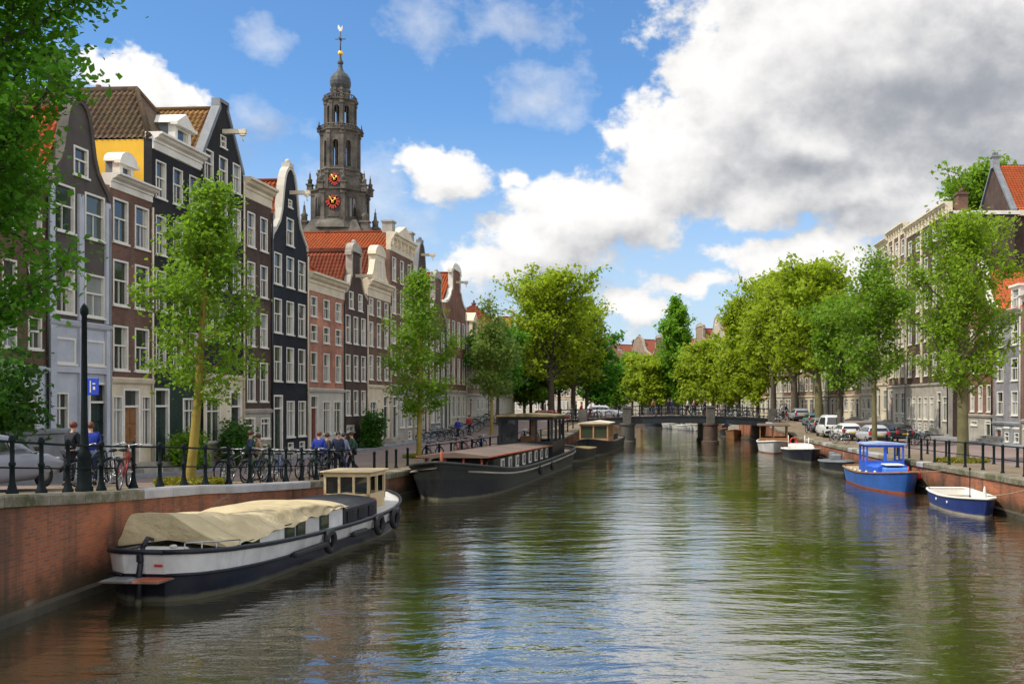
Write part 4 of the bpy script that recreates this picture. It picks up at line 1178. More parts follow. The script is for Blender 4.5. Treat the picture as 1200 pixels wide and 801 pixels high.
for k, (px, Y, y, R, h0, lm, lab) in enumerate(((622,132,400,4.,2.8,L_MID,'fresh green tree low left of the broad old elm'),(700,148,415,3.8,2.6,L_POP,'dark green tree low over the left bridge end'),(636,160,410,4.2,2.6,L_POPL,'green tree low behind the broad old elm trunk'))):
    tree(gpt(px,Y), ht(y,Y,gL(Y)), h0, R, lab, 90+k, lm, BARK, 36, 7500, .42, .24, 'elm', GT, .45)
# shrubs
def shrub(c, rad, n, ls, m, label, seed, name='shrub', group='shrubs by the house fronts'):
    rng = np.random.default_rng(seed); r = random.Random(seed)
    root = empty(name, c, 0, label, 'shrub', group)
    mb = MB()
    tips = []
    for i in range(26):
        a = r.uniform(0, 2*PI); q = r.uniform(.2,1); e = r.uniform(.2,1)
        p = Vector((rad[0]*q*math.cos(a), rad[1]*q*math.sin(a), rad[2]*e))
        mb.tube([(0,0,-.1), (p.x*.4,p.y*.4,p.z*.5), tuple(p)], [.03,.02,.008], 5, caps=False); tips.append(p)
    mb.build('stems', BARK, root)
    T = np.array([tuple(t) for t in tips]); idx = rng.integers(0, len(T), n)
    C = T[idx] + rng.normal(0, 1, (n,3))*np.array(rad)*.2
    C[:,2] = np.clip(C[:,2], .03, None)
    nn = rng.normal(size=(n,3)); nn[:,2] = abs(nn[:,2])+.3; nn /= np.linalg.norm(nn,axis=1)[:,None]
    link('crown', leaf_mesh('crown', C, nn, ls, m, rng), root)
shrub((-18.6,27.2,2.3), (1.0,2.6,2.6), 9000, .16, L_DARK, 'dark green bush standing over the low grey wall at the left edge', 71)
def facept(px, off):
    Y = facade_px(px, XFL); return (XFL(Y)+off, Y, gL(Y)+.12)
shrub(facept(192,.9), (.6,1.1,1.2), 2600, .14, L_MID, 'fresh green shrub behind the yellow trunk at the black house door', 72)
shrub(facept(250,1.1), (.8,1.6,1.5), 4200, .13, L_DARK, 'dark green hedge by the iron stair of the pointed gable house', 73)
shrub(facept(418,1.0), (.7,1.3,1.9), 3000, .16, L_DARK, 'dark green climber at the door of the dark neck gabled house', 74)
# ground cover round the tree feet
rng = np.random.default_rng(5)
Cs = []
for (x, y, z), rad in ((gpt(222,27.8),.9),(gpt(491,53.6),.9),(gpt(1128,45.7,'R'),1.2)):
    a = rng.uniform(0,2*PI,900); q = rad*np.sqrt(rng.random(900))
    Cs.append(np.stack([x+q*np.cos(a), y+q*np.sin(a), z+.03+rng.random(900)*.13], 1))
C = np.concatenate(Cs); nn = rng.normal(size=C.shape); nn[:,2] = abs(nn[:,2])*.6+.2; nn /= np.linalg.norm(nn,axis=1)[:,None]
tag(link('weeds', leaf_mesh('weeds', C, nn, .12, leaf('leaf_weed', (.12,.13,.01), (.26,.24,.02)), rng)), 'yellow green weeds growing round the tree feet on the quay', 'weeds', kind='stuff')
# ================================================================= bridge
B0, B1, YB0, YB1 = -8., 14.2, 96.3, 105.5
dzc = lambda x: 2.72 - .0042*(x-4.3)**2 if abs(x-4.3) < 9.5 else max(2.15, 2.72-.0042*90 - .03*(abs(x-4.3)-9.5))
br = empty('canal_bridge', (4.2, 100, 0), 0, 'low flat iron canal bridge with two brick piers across the middle of the view', 'bridge')
br_T = lambda p: (p[0]-4.2, p[1]-100, p[2])
PST = pm('pier_stone', (.1,.09,.075), .85, .4, 1.5, .4, fine=6)
PSR = brick('pier_brick', (.14,.075,.05), (.1,.06,.045), (.13,.11,.09), stain=(.06,.055,.04), stain_amt=.8)
BI = pm('bridge_iron', (.018,.021,.022), .55, .35, 2.)
mb = MB(); xs = [B0 + (B1-B0)*i/40 for i in range(41)]
mb.loft([[br_T(p) for p in ((x,YB0,dzc(x)),(x,YB1,dzc(x)),(x,YB1,dzc(x)-.18),(x,YB0,dzc(x)-.18))] for x in xs]); mb.build('deck', M['road'], br)
mb = MB()
for y in (YB0-.06, YB1-.12):
    mb.loft([[br_T(p) for p in ((x,y,dzc(x)-.02),(x,y+.2,dzc(x)-.02),(x,y+.2,dzc(x)-.66),(x,y,dzc(x)-.66))] for x in xs if -6 < x < 14])
    mb.loft([[br_T(p) for p in ((x,y-.08,dzc(x)+.06),(x,y+.24,dzc(x)+.06),(x,y+.24,dzc(x)-.06),(x,y-.08,dzc(x)-.06))] for x in xs if -7 < x < 15])
    mb.loft([[br_T(p) for p in ((x,y-.05,dzc(x)-.58),(x,y+.24,dzc(x)-.58),(x,y+.24,dzc(x)-.68),(x,y-.05,dzc(x)-.68))] for x in xs if -6 < x < 14])
for y in np.arange(YB0+1.2, YB1-1, 1.6):
    mb.loft([[br_T(p) for p in ((x,y,dzc(x)-.16),(x,y+.2,dzc(x)-.16),(x,y+.2,dzc(x)-.6),(x,y,dzc(x)-.6))] for x in xs if -6 < x < 14])
mb.build('girder', BI, br)
for px in (735, 833):
    X = (px-745)/F*96
    mb = MB(); n = 10
    ring = lambda z, g: [br_T((X+(.72+g)*math.cos(PI+PI*k/n), 96.6+(.95+g)*math.sin(PI+PI*k/n), z)) for k in range(n+1)] + [br_T((X+.72+g,105.2,z)), br_T((X-.72-g,105.2,z))]
    mb.loft([ring(-.6,.12), ring(.25,.12), ring(.32,0), ring(1.75,0), ring(1.85,.1), ring(2.05,.1)])
    p = mb.build('pier', PSR if px > 800 else PST, br)
    mb = MB(); z0 = dzc(X)
    mb.bbox(br_T((X-.42,YB0-.6,2.0)), br_T((X+.42,YB0+.0,z0+.85)), .05); mb.bbox(br_T((X-.48,YB0-.66,z0+.85)), br_T((X+.48,YB0+.04,z0+1.0)), .04)
    mb.build('pilaster', PST, p)
for sx, X0, X1 in ((-1, -12.5, -4.75), (1, 12.85, 20.)):
    mb = MB(); mb.box(br_T((X0,YB0+.2,-.5)), br_T((X1,YB1-.2,2.08))); mb.build('abutment', M['bridge_brick'], br)
    mb = MB(); xx = X1-.9 if sx < 0 else X0+.1
    mb.bbox(br_T((xx,YB0-.35,1.0)), br_T((xx+.9,YB0+.18,dzc(xx)+1.0)), .04); mb.build('parapet_block', PST, br)
for y in (YB0+.05, YB1-.1):
    mb = MB()
    for dz in (1.02, .62, .25): mb.tube([br_T((x,y,dzc(x)+dz)) for x in xs], .035 if dz > 1 else .022, 5)
    for x in np.arange(B0, B1, .42): mb.tube([br_T((x,y,dzc(x))), br_T((x,y,dzc(x)+1.0))], .014, 4)
    for x in np.arange(B0, B1, 2.1): mb.lathe([(.07,dzc(x)),(.05,dzc(x)+.15),(.045,dzc(x)+1.02),(.075,dzc(x)+1.08),(.02,dzc(x)+1.18)], 6, c=br_T((x,y,0))[:2])
    mb.build('railing', M['iron'], br)

# ================================================================= boats
def boat_root(name, stern, bow, label, group='boats moored along the quays'):
    d = Vector(bow)-Vector(stern)
    return empty(name, (stern[0], stern[1], 0), math.atan2(d.y, d.x), label, 'boat', group), d.length
def hull(root, L, B, sheer, mats, bands, power=2.2, stern_w=.8, stern_r=.12, rail=None, railr=.06, deck=None, drop=.06, rake=.5, inner=None, n=36, floor=.12, bow_start=.45, name='hull'):
    """bands: list of (height fraction of sheer, material index) from the water up"""
    def half(t):
        h = B/2
        if t < stern_r: h *= stern_w + (1-stern_w)*math.sqrt(max(0,1-(1-t/stern_r)**2))
        if t > bow_start: h *= max(.015, (1-((t-bow_start)/(1-bow_start))**power))**.75
        return h
    fr = sorted(set([0.] + [b[0] for b in bands] + [1.]))
    rows = [(-.4,.45),(-.15,.8)] + [(None, f) for f in fr]
    rings = []; ms = []
    ts = [i/n for i in range(n+1)]
    def pt(t, k, s, ins=0.):
        sh = sheer(t); h = half(t)
        if rows[k][0] is not None: z, w = rows[k]
        else:
            f = rows[k][1]; z = f*sh; w = .9 + .1*f if t < .7 else .9 + .1*f - (t-.7)*.45*(1-f)
        w = max(w, .2)
        x = t*L + rake*max(0, z/sh)*max(0, (t-.6)/.4)**2 - (.12*max(0,z/sh)*(1-t) if t < .1 else 0)
        return (x, s*max(0, h*w-ins), z)
    R = len(rows)
    for t in ts: rings.append([pt(t,k,1) for k in range(R-1,-1,-1)] + [pt(t,k,-1) for k in range(R)])
    mb = MB(); m = 2*R
    def mi(k):
        if rows[k][0] is not None or k+1 >= R: return bands[0][1]
        f = rows[k][1]
        r_ = bands[0][1]
        for b in bands:
            if f >= b[0]-1e-6: r_ = b[1]
        return r_
    vs = [p for r_ in rings for p in r_]
    b = len(mb.v); mb.v += [tuple(v) for v in vs]
    for i in range(n):
        for j in range(m-1):
            k = R-2-j if j < R-1 else (0 if j == R-1 else j-R)
            mb.f.append((b+i*m+j, b+(i+1)*m+j, b+(i+1)*m+j+1, b+i*m+j+1)); mb.m.append(mi(max(0,k))); mb.sm.append(True)
    for j in range(R-1):     # transom
        k = R-2-j
        mb.f.append((b+j, b+j+1, b+m-2-j, b+m-1-j)); mb.m.append(mi(max(0,k))); mb.sm.append(False)
        c_ = b+n*m; mb.f.append((c_+j+1, c_+j, c_+m-1-j, c_+m-2-j)); mb.m.append(mi(max(0,k))); mb.sm.append(False)
    o = mb.build(name, mats, root)
    top = [Vector(r_[0]) for r_ in rings]; bot = [Vector(r_[-1]) for r_ in rings]
    if rail:
        mb = MB(); pth = [top[0]] + top + bot[::-1]
        mb.tube([bot[0]] + top + bot[::-1], railr, 6); mb.build('gunwale', rail, root)
    if deck and not inner:
        mb = MB()
        for i in range(n):
            q = []
            for j in (i, i+1):
                sh = sheer(ts[j]); q.append((top[j].x-.01, max(0,top[j].y-.02), sh-drop)); 
            a, c = q
            for s0 in (1,):
                mb.poly([(a[0],-a[1],a[2]),(c[0],-c[1],c[2]),(c[0],0,c[2]+.05),(a[0],0,a[2]+.05)]); mb.poly([(a[0],0,a[2]+.05),(c[0],0,c[2]+.05),(c[0],c[1],c[2]),(a[0],a[1],a[2])])
        mb.build('deck', deck, root)
    if inner:
        mb = MB(); rr = []
        for t in [q for q in ts[1:-1] if q < .93]:
            t2 = t*.985+.006; h = max(.02, half(t2)-.07); sh = sheer(t2); x = t2*L + rake*max(0,(t2-.6)/.4)**2*.9
            k = 1-max(0,(t2-.6)/.4)**1.5*.75
            rr.append([(x,h,sh-.01),(x,h*.86*k,sh*.5),(x,h*.7*k,floor),(x,-h*.7*k,floor),(x,-h*.86*k,sh*.5),(x,-h,sh-.01)])
        for i in range(len(rr)-1):
            for j in range(5): mb.poly([rr[i][j],rr[i][j+1],rr[i+1][j+1],rr[i+1][j]])
        mb.poly(rr[0])
        for i in range(len(rr)-1):
            for j, s in ((0,1),(5,-1)):
                a, c = rr[i][j], rr[i+1][j]
                i2 = i+1
                mb.poly([a, c, tuple(top[i2+1] if s > 0 else bot[i2+1]), tuple(top[i2] if s > 0 else bot[i2])])
        tp = [i for i, q in enumerate(ts) if q >= .9]; mb.build('inner_hull', inner, root)
        mb = MB(); mb.poly([tuple(top[i]-Vector((0,.01,.012))) for i in tp] + [tuple(bot[i]-Vector((0,-.01,.012))) for i in reversed(tp)]); mb.build('bow_deck', rail, root)
    return half, top, bot
def fender(root, p, r=.11, L=.45, m=None):
    mb = MB(); x,y,z = p
    mb.lathe([(r*.3,z-L/2),(r,z-L/2+.08),(r,z+L/2-.08),(r*.3,z+L/2)], 10, c=(x,y)); mb.tube([(x,y,z+L/2),(x,y*.97,z+L/2+.3)], .012, 4)
    mb.build('fender', m or M['rubber'], root)
def tyre(root, p, R=.24, rz=0.):
    mb = MB(); mb.torus(R, .085, 18, 8, T=Matrix.Translation(p) @ Matrix.Rotation(PI/2, 4, 'X')); mb.build('tyre_fender', M['rubber'], root)
def hullm(name, col, rough=.4, scum=(.16,.15,.1)):
    """boat paint with run marks, scuffs and a scum line at the water"""
    g = NG(name); o = g.obj()
    st = g.ramp(g.noise(g.vm('MULTIPLY', o, (2.2,2.2,.12)), 2., 5, .65), .5, .72)
    big = g.noise(o, .9, 4, .6)
    c = g.mix(g.ramp(big, .35, .65), tuple(x*.78 for x in col), tuple(min(1,x*1.15) for x in col))
    c = g.mix(g.math('MULTIPLY', st, .45), c, tuple(x*.4+.03*k for x, k in zip(col, (1.3,1.,.7))))
    sc = g.ramp(g.noise(o, 9., 4, .75), .6, .72)
    c = g.mix(g.math('MULTIPLY', sc, .3), c, tuple(x*.5+.12 for x in col))
    z = g.n('ShaderNodeSeparateXYZ', {0: o}).outputs[2]
    ln = g.ramp(g.math('SUBTRACT', z, g.math('MULTIPLY', g.noise(o, 2.5, 4), .14)), .06, -.01)
    c = g.mix(g.math('MULTIPLY', ln, .75), c, scum)
    return g.done(c, g.n('ShaderNodeMapRange', {0: sc, 3: rough, 4: .75}).outputs[0], g.bump(big, .15, .05), spec=.3)
NAVY = hullm('navy_hull', (.008,.01,.018))
HWHITE = hullm('hull_white', (.62,.61,.58))
HBLACK = hullm('barge_black', (.013,.015,.017), .45)
HGREEN = hullm('barge_green_black', (.02,.023,.021), .55)
g = NG('cream_canvas'); o_ = g.obj()
w_ = g.noise(g.vm('MULTIPLY', g.vm('ADD', o_, g.vm('MULTIPLY', g.n('ShaderNodeTexNoise', {'Vector': o_, 'Scale': .9, 'Detail': 2.}).outputs[1], (1.2,1.2,.6))), (2.6,1.,2.2)), 1.6, 5, .6)
w2 = g.math('ABSOLUTE', g.math('SUBTRACT', w_, .5))
sx = g.n('ShaderNodeSeparateXYZ', {0: o_}).outputs[0]
seam = g.ramp(g.math('ABSOLUTE', g.math('SUBTRACT', g.math('FRACT', g.math('MULTIPLY', sx, .62)), .5)), .0, .02)
cc = g.mix(g.ramp(g.noise(o_, 1.1, 5, .65), .35, .65), (.43,.35,.2), (.55,.455,.28))
cc = g.mix(g.math('MULTIPLY', g.ramp(g.noise(o_, 3.5, 4, .7), .58, .78), .3), cc, (.3,.23,.13))
cc = g.mix(seam, (.33,.26,.15), cc)
CANVAS = g.done(cc, .9, g.bump(w2, 1., .08), spec=.2)
BCANVAS = pm('black_canvas', (.02,.021,.025), .75, .3, 2., .4)
DECKW = pm('pale_deck', (.5,.49,.44), .6, .15, 2.)
HBLUE = hullm('boat_blue', (.03,.125,.43))
CBLUE = pm('cabin_blue', (.02,.1,.5), .5, .3, 2.6, .1, spec=.5)
DBLUE = hullm('deep_blue', (.014,.035,.17))
RUST = pm('rust_red', (.3,.07,.03), .6, .3, 3.)
BROWN = pm('barge_roof', (.13,.09,.065), .7, .3, .8, .2)

# white boat under a cream cover ------------------------------------------
root, L = boat_root('canal_boat', (-9.95,19.0), (-8.55,33.2), 'white and navy boat under a cream canvas cover, nearest boat at the left wall')
sh = lambda t: .66 + .36*(1-t)**3*1. + .34*t**5
LW = L
half, top, bot = hull(root, L-.8, 2.95, sh, [NAVY, HWHITE, HBLACK], [(0,0),(.56,1),(.93,1)], power=3.2, stern_w=.3, stern_r=.2, rail=NAVY, railr=.055, deck=DECKW, bow_start=.6, rake=.35)
mb = MB(); pth = [(p.x, (p.y+.02)*.985, p.z*.54) for p in top]
mb.tube(pth, .035, 5); mb.tube([(x,-y,z) for x,y,z in pth], .035, 5); mb.build('rubbing_strake', NAVY, root)
mb = MB(); mb.bbox((-.62,-.62,.46), (-.02,.62,.5), .015); mb.build('swim_platform', BROWN, root)
mb = MB(); mb.bbox((-.6,-.02,.5), (-.08,.6,.512), .004); mb.build('platform_deck', M['lead'], root)
mb = MB(); mb.bbox((-.6,-.6,.5), (-.08,-.04,.512), .004); mb.build('platform_deck', RUST, root)
mb = MB(); mb.tube([(-.22,.05,-.3),(-.16,.05,.6),(-.04,.05,1.1)], [.07,.06,.05], 8); mb.tube([(-.04,.05,1.1),(.12,.05,1.26),(.3,.05,1.2)], [.055,.05,.04], 6); mb.bbox((-.2,-.01,.8),(-.04,.11,1.0),.03); mb.build('rudder_post', NAVY, root)
mb = MB(); mb.bbox((-.11,-.4,.72),(-.06,-.22,.77),.01); mb.build('tail_light', M['pier_red'], root)
for c in kids(root): c.location.x = .8
mb = MB()
rp = [(1.0,-.7,1.0),(1.2,-.95,1.0),(1.5,-1.1,.97),(2.1,-1.3,.93)]
mb.tube([(x,y,z+.16) for x,y,z in rp], .016, 5)
for x,y,z in rp: mb.tube([(x,y,z-.1),(x,y,z+.16)], .014, 5)
mb.build('stern_rail', M['steel'], root)
mb = MB(); mb.bbox((1.15,-.45,.93),(1.6,.45,1.0),.02); mb.bbox((1.3,-.3,1.0),(1.42,-.18,1.07),.02); mb.build('deck_hatch', DECKW, root)
half_ = half; half = lambda t: half_((t*LW-.8)/(LW-.8))
mb = MB()
for s in (-1,1): mb.loft([[(x,s*1.12-.03,.55),(x,s*1.12+.03,.55),(x,s*1.12+.03,z),(x,s*1.12-.03,z)] for x,z in ((2.0,.84),(3.4,.97),(4.6,1.08),(8.0,1.14))])
mb.box((1.97,-1.09,.55),(2.03,1.09,.86)); mb.box((7.97,-1.09,.55),(8.03,1.09,1.25)); mb.box((4.8,-.95,1.02),(7.97,.95,1.08)); mb.build('cabin', HWHITE, root)
for x, w in ((2.95,.55),(4.75,.5),(5.35,.5),(6.75,.55)):
    for s in (-1,1):
        mb = MB(); y = s*1.155
        zt_ = .98 if x < 3.5 else 1.1; mb.box((x-w/2,min(y,y+s*.025),.72), (x+w/2,max(y,y+s*.025),zt_)); f = mb.build('cabin_window', M['green_paint'], root)
        mb = MB(); mb.box((x-w/2+.05,min(y+s*.026,y+s*.032),.77), (x+w/2-.05,max(y+s*.026,y+s*.032),zt_-.04)); mb.build('pane', M['glass_green'], f)
# the canvas, sagging between its hoops
r = random.Random(4); nst = 56; npt = 25; V = []; mb = MB()
for i in range(nst+1):
    u = i/nst; x = 1.75 + u*6.45
    crown = lin(u, [(0,1.68),(.06,1.7),(.2,1.56),(.38,1.47),(.62,1.55),(.8,1.47),(1,1.34)])
    cy = lin(u, [(0,.5),(.08,.45),(.35,.2),(.6,0),(1,0)])
    tw = lin(u, [(0,.45),(.06,.48),(.3,.8),(.6,1.06),(1,1.16)])
    bz = lin(u, [(0,.93),(.1,.95),(.3,1.0),(.5,1.06),(.75,1.12),(1,1.14)]) + .035*math.sin(u*23) + .02*math.sin(u*61+1)
    hoop = abs(((u*4+.02) % 1.)-.5)*2          # 1 at a hoop, 0 between hoops
    sag = .09*(1-hoop**2)
    for j in range(npt):
        v = -1 + 2*j/(npt-1); a = abs(v); sg = 1 if v >= 0 else -1
        if a < .56:
            q = a/.56; y = cy + sg*tw*q; z = crown - (.03+.12*u)*q**2.5 - sag*(1-.5*q)
            y *= 1; f = .012*math.sin(u*70+v*5)
        else:
            q = (a-.56)/.44; y0 = cy + sg*tw; y = y0 + (sg*1.2-y0)*q; z0 = crown-(.03+.12*u)-sag*.5; z = z0 + (bz-z0)*q
            w_ = math.sin(PI*min(1,q*1.1))
            f = -.07*w_*(1-hoop**1.5)*sg + sg*(.022*math.sin(u*55+q*7)+.016*math.sin(u*97-q*5)+.03*abs(math.sin(u*26+q*2.2))**3)*(.3+w_)
            if q > .8: f += sg*.03
        V.append((x - (.06*math.sin(PI*q) if u < .01 and a > .56 else 0), y+f, z+.3*abs(f)))
b = 0; mb.v = V
for i in range(nst):
    for j in range(npt-1): mb.f.append((i*npt+j,i*npt+j+1,(i+1)*npt+j+1,(i+1)*npt+j)); mb.m.append(0); mb.sm.append(True)
c = len(mb.v); mb.v.append((1.8,.15,1.1))
for j in range(npt-1): mb.f.append((c,j+1,j)); mb.m.append(0); mb.sm.append(False)
mb.f.append(tuple(nst*npt+j for j in range(npt))); mb.m.append(0); mb.sm.append(False)
mb.build('canvas_cover', CANVAS, root)
mb = MB()
mb.loft([[(x,y,z) for y,z in ((-1.15,.6),(-1.15,1.08),(-.9,1.2),(0,1.3-.01*(x-8)),(.9,1.2),(1.15,1.08),(1.15,.6))] for x in (8.06,9.2,10.6)]); mb.build('black_cover', BCANVAS, root)
mb = MB()
for x in (8.5,9.3,10.1):
    mb.box((x-.22,-1.19,.72),(x+.22,-1.152,1.0))
mb.build('cover_flap', HBLACK, root)
mb = MB(); mb.bbox((10.6,-.95,.6),(11.15,.95,1.12),.04); mb.build('companionway', RUST, root)
mb = MB(); wx0, wx1, ww = 11.1, 12.5, .72
mb.loft([[(x,y*s,z) for y,z in ((ww,.6),(ww,1.05),(ww*.8,1.2),(0,1.27),(-ww*.8,1.2),(-ww,1.05),(-ww,.6))] for x,s in ((wx0-.35,1.12),(wx0,1.05),(wx0+.05,1.0))], smooth=False)
for x in (wx0, wx1-.07):
    for y in (-ww, -.26, .26-.06, ww-.07): mb.box((x,y,1.0),(x+.07,y+.07,1.86))
    mb.box((x,-ww,1.0),(x+.07,ww,1.22)); mb.box((x-.003,-ww-.003,1.74),(x+.073,ww+.003,1.86))
for y in (-ww, ww-.07): mb.box((wx0+.07,y,.6),(wx1-.07,y+.07,1.22)); mb.box((wx0+.07,y,1.74),(wx1-.07,y+.07,1.86)); mb.box(((wx0+wx1)/2-.03,y,1.22),((wx0+wx1)/2+.04,y+.07,1.74))
mb.box((wx1-.07,-ww+.07,.6),(wx1-.003,ww-.07,1.0))
mb.bbox((wx0-.1,-ww-.1,1.86),(wx1+.1,ww+.1,1.92),.025); wh = mb.build('wheelhouse', pm('wheelhouse_cream', (.56,.43,.24), .55, .2, 2.), root)
for x in (wx0+.035, wx1-.035): mb = MB(); mb.poly([(x,-ww+.07,1.22),(x,ww-.07,1.22),(x,ww-.07,1.74),(x,-ww+.07,1.74)]); mb.build('pane', M['glass_dark'], wh)
mb = MB(); mb.bbox((12.9,-.2,.75),(13.3,.2,.95),.03); mb.tube([(13.6,0,.8),(13.6,0,1.15)],.06,8); mb.tube([(13.6,-.2,1.05),(13.6,.2,1.05)],.04,6); mb.build('bow_bitts', RUST, root)
for x in (6.2, 9.7, 11.2): tyre(root, (x, -half(x/L)-.09, .48))
for x in (4.6, 5.5, 8.2): 
    mb = MB(); mb.bbox((x-.5,-half(x/L)-.16,.38),(x+.5,-half(x/L)-.01,.52),.04); mb.build('rubber_fender', M['rubber'], root)
# black barge ---------------------------------------------------------------
root, L = boat_root('barge', (-5.75,66.), (-8.05,40.3), 'long black barge with brown deckhouse, white windows and dark open wheelhouse')
sh = lambda t: .86 + .3*(1-t)**3 + .72*t**7
half, top, bot = hull(root, L, 4.3, sh, [HBLACK, HGREEN], [(0,0),(.55,1)], power=4.2, stern_w=.45, stern_r=.16, rail=HGREEN, railr=.07, deck=BROWN, bow_start=.76, rake=.35, drop=.25)
mb = MB(); pth = [(p.x-.06-.1*max(0,(p.x/L-.8)*5), p.y*.985+(.03 if p.x < L*.97 else 0), p.z*.8) for p in top]
mb.tube(pth, .05, 5); mb.tube([(x,-y,z) for x,y,z in pth], .05, 5); mb.build('rubbing_strake', M['sandstone'], root)
bx0, bx1, bw = 8.4, 22.3, 1.42
mb = MB(); mb.box((bx0,-bw,.6),(bx1,bw,1.5)); dh = mb.build('deckhouse', HGREEN, root)
mb = MB(); mb.loft([[(x,y,z-.012*(bx1-x)) for y,z in ((-bw-.16,1.62),(-bw-.16,1.7),(0,1.86),(bw+.16,1.7),(bw+.16,1.62))] for x in (bx0-.05, (bx0+bx1)/2, bx1+1.5)]); ro = mb.build('roof', BROWN, dh)
mb = MB()
for y in (-bw-.18,bw+.18): mb.tube([(bx0,y,1.5),(bx1+1.5,y,1.67)], .05, 5)
mb.build('roof_edge', RUST, ro)
for k in range(8):
    x = bx0+.9 + k*1.62
    for s in (-1,1):
        mb = MB(); y = s*bw
        mb.box((x-.32,min(y+s*.003,y+s*.05),.86),(x+.32,max(y+s*.003,y+s*.05),1.44)); f = mb.build('window', M['white'], dh)
        mb = MB(); mb.box((x-.22,min(y+s*.051,y+s*.056),.95),(x+.22,max(y+s*.051,y+s*.056),1.36)); mb.build('pane', M['glass_pale'], f)
mb = MB()
for y in (-1.2,-.4,.4,1.2): mb.tube([(bx1+1.3,y,.8),(bx1+1.3,y,1.66)], .05, 6)
mb.tube([(bx1+1.3,-1.4,1.15),(bx1+1.3,1.4,1.15)], .045, 6); mb.tube([(bx1+1.3,1.2,.8),(bx1+.1,1.2,1.5)], .04, 6)
mb.build('awning_frame', RUST, root)
mb = MB(); mb.bbox((bx1+1.6,-.25,1.0),(bx1+2.1,.25,1.45),.05); mb.tube([(L-.3,0,1.2),(L-.25,0,2.0)],[.09,.06],8); mb.tube([(bx1+1.8,-.5,1.3),(bx1+1.8,.5,1.3)],.1,8); mb.build('anchor_winch', RUST, root)
mb = MB(); x0,x1,w = 4.0, 8.3, 1.62
for x in (x0, x1-.14):
    for y in (-w, -.6, .55, w-.14): mb.box((x,y,.7),(x+.14,y+.14,3.2))
    mb.box((x+.02,-w+.14,.7),(x+.12,w-.14,1.75)); mb.box((x+.02,-w+.14,3.0),(x+.12,w-.14,3.2))
for y in (-w, w-.14):
    mb.box((x0+.14,y+.02,.7),(x1-.14,y+.12,1.75)); mb.box((x0+.14,y+.02,3.0),(x1-.14,y+.12,3.2))
    for x in (5.3,6.7): mb.box((x,y,1.75),(x+.14,y+.14,3.0))
wh = mb.build('wheelhouse', M['black_paint'], root)
mb = MB(); mb.loft([[(x,y,z) for y,z in ((-w-.35,3.2),(-w-.35,3.28),(0,3.4),(w+.3,3.28),(w+.3,3.2))] for x in (x0-.3,x1+.5)]); mb.build('roof', pm('wheelhouse_roof', (.16,.12,.05), .8, .35, 1.5), wh)
mb = MB()
for y in (-.95,.1,.25): mb.box((x1-1.2,y,1.75),(x1-1.1,y+.16,3.0))
mb.bbox((6.5,-.6,.8),(7.1,.6,2.0),.05); mb.build('cockpit_woodwork', M['wood'], wh)
mb = MB(); mb.poly([(x1-.07,-w+.14,1.75),(x1-.07,-.6,1.75),(x1-.07,-.6,3.0),(x1-.07,-w+.14,3.0)]); mb.build('pane', M['glass_dark'], wh)
for x in (12., 15.5): fender(root, (x, half(x/L)+.1, .55))
# tender and brown cabin boat behind the barge --------------------------------
root, L = boat_root('tender', (-3.9,73.), (-4.75,66.9), 'small dark open boat with mossy cover just behind the black barge')
hull(root, L, 2.1, lambda t: .72+.4*t**4, [HBLACK, HGREEN], [(0,0),(.8,1)], rail=M['wood'], railr=.05, deck=pm('mossy_cover', (.2,.17,.05), .9, .4, 2.), drop=-.04, power=3., stern_w=.8)
root, L = boat_root('canal_boat', (-2.3,92.), (-3.6,74.), 'dark boat with varnished brown cabin moored between barge and bridge')
half, top, bot = hull(root, L, 2.9, lambda t: .8+.15*(1-t)**2+.5*t**5, [HBLACK, NAVY], [(0,0),(.7,1)], rail=HGREEN, railr=.06, deck=BROWN, power=3., stern_w=.7, bow_start=.6)
mb = MB(); x0,x1,w = 9.6,14.2,1.15
for x in (x0,x1-.12):
    for y in (-w,-.1,w-.12): mb.box((x,y,.7),(x+.12,y+.12,2.35))
    mb.box((x+.02,-w+.12,.7),(x+.1,w-.12,1.2)); mb.box((x+.01,-w+.12,2.2),(x+.11,w-.12,2.35))
for y in (-w,w-.12):
    mb.box((x0+.12,y+.02,.7),(x1-.12,y+.1,1.25)); mb.box((x0+.12,y+.01,2.2),(x1-.12,y+.11,2.35))
    for x in (11.1,12.6): mb.box((x,y,1.25),(x+.12,y+.12,2.2))
cb = mb.build('cabin', pm('pale_varnish', (.4,.22,.1), .4, .25, 2.), root)
mb = MB(); mb.loft([[(x,y,z) for y,z in ((-w-.12,2.35),(-w-.12,2.42),(0,2.58),(w+.12,2.42),(w+.12,2.35))] for x in (x0-.15,x1+.15)]); mb.build('roof', M['cream'], cb)
for x in (x0+.05,x1-.05): mb = MB(); mb.poly([(x,-w+.12,1.2),(x,w-.12,1.2),(x,w-.12,2.2),(x,-w+.12,2.2)]); mb.build('pane', M['glass_green'], cb)
mb = MB(); mb.bbox((3.,-.9,.8),(9.2,.9,1.35),.06); mb.build('deckhouse', HGREEN, root)
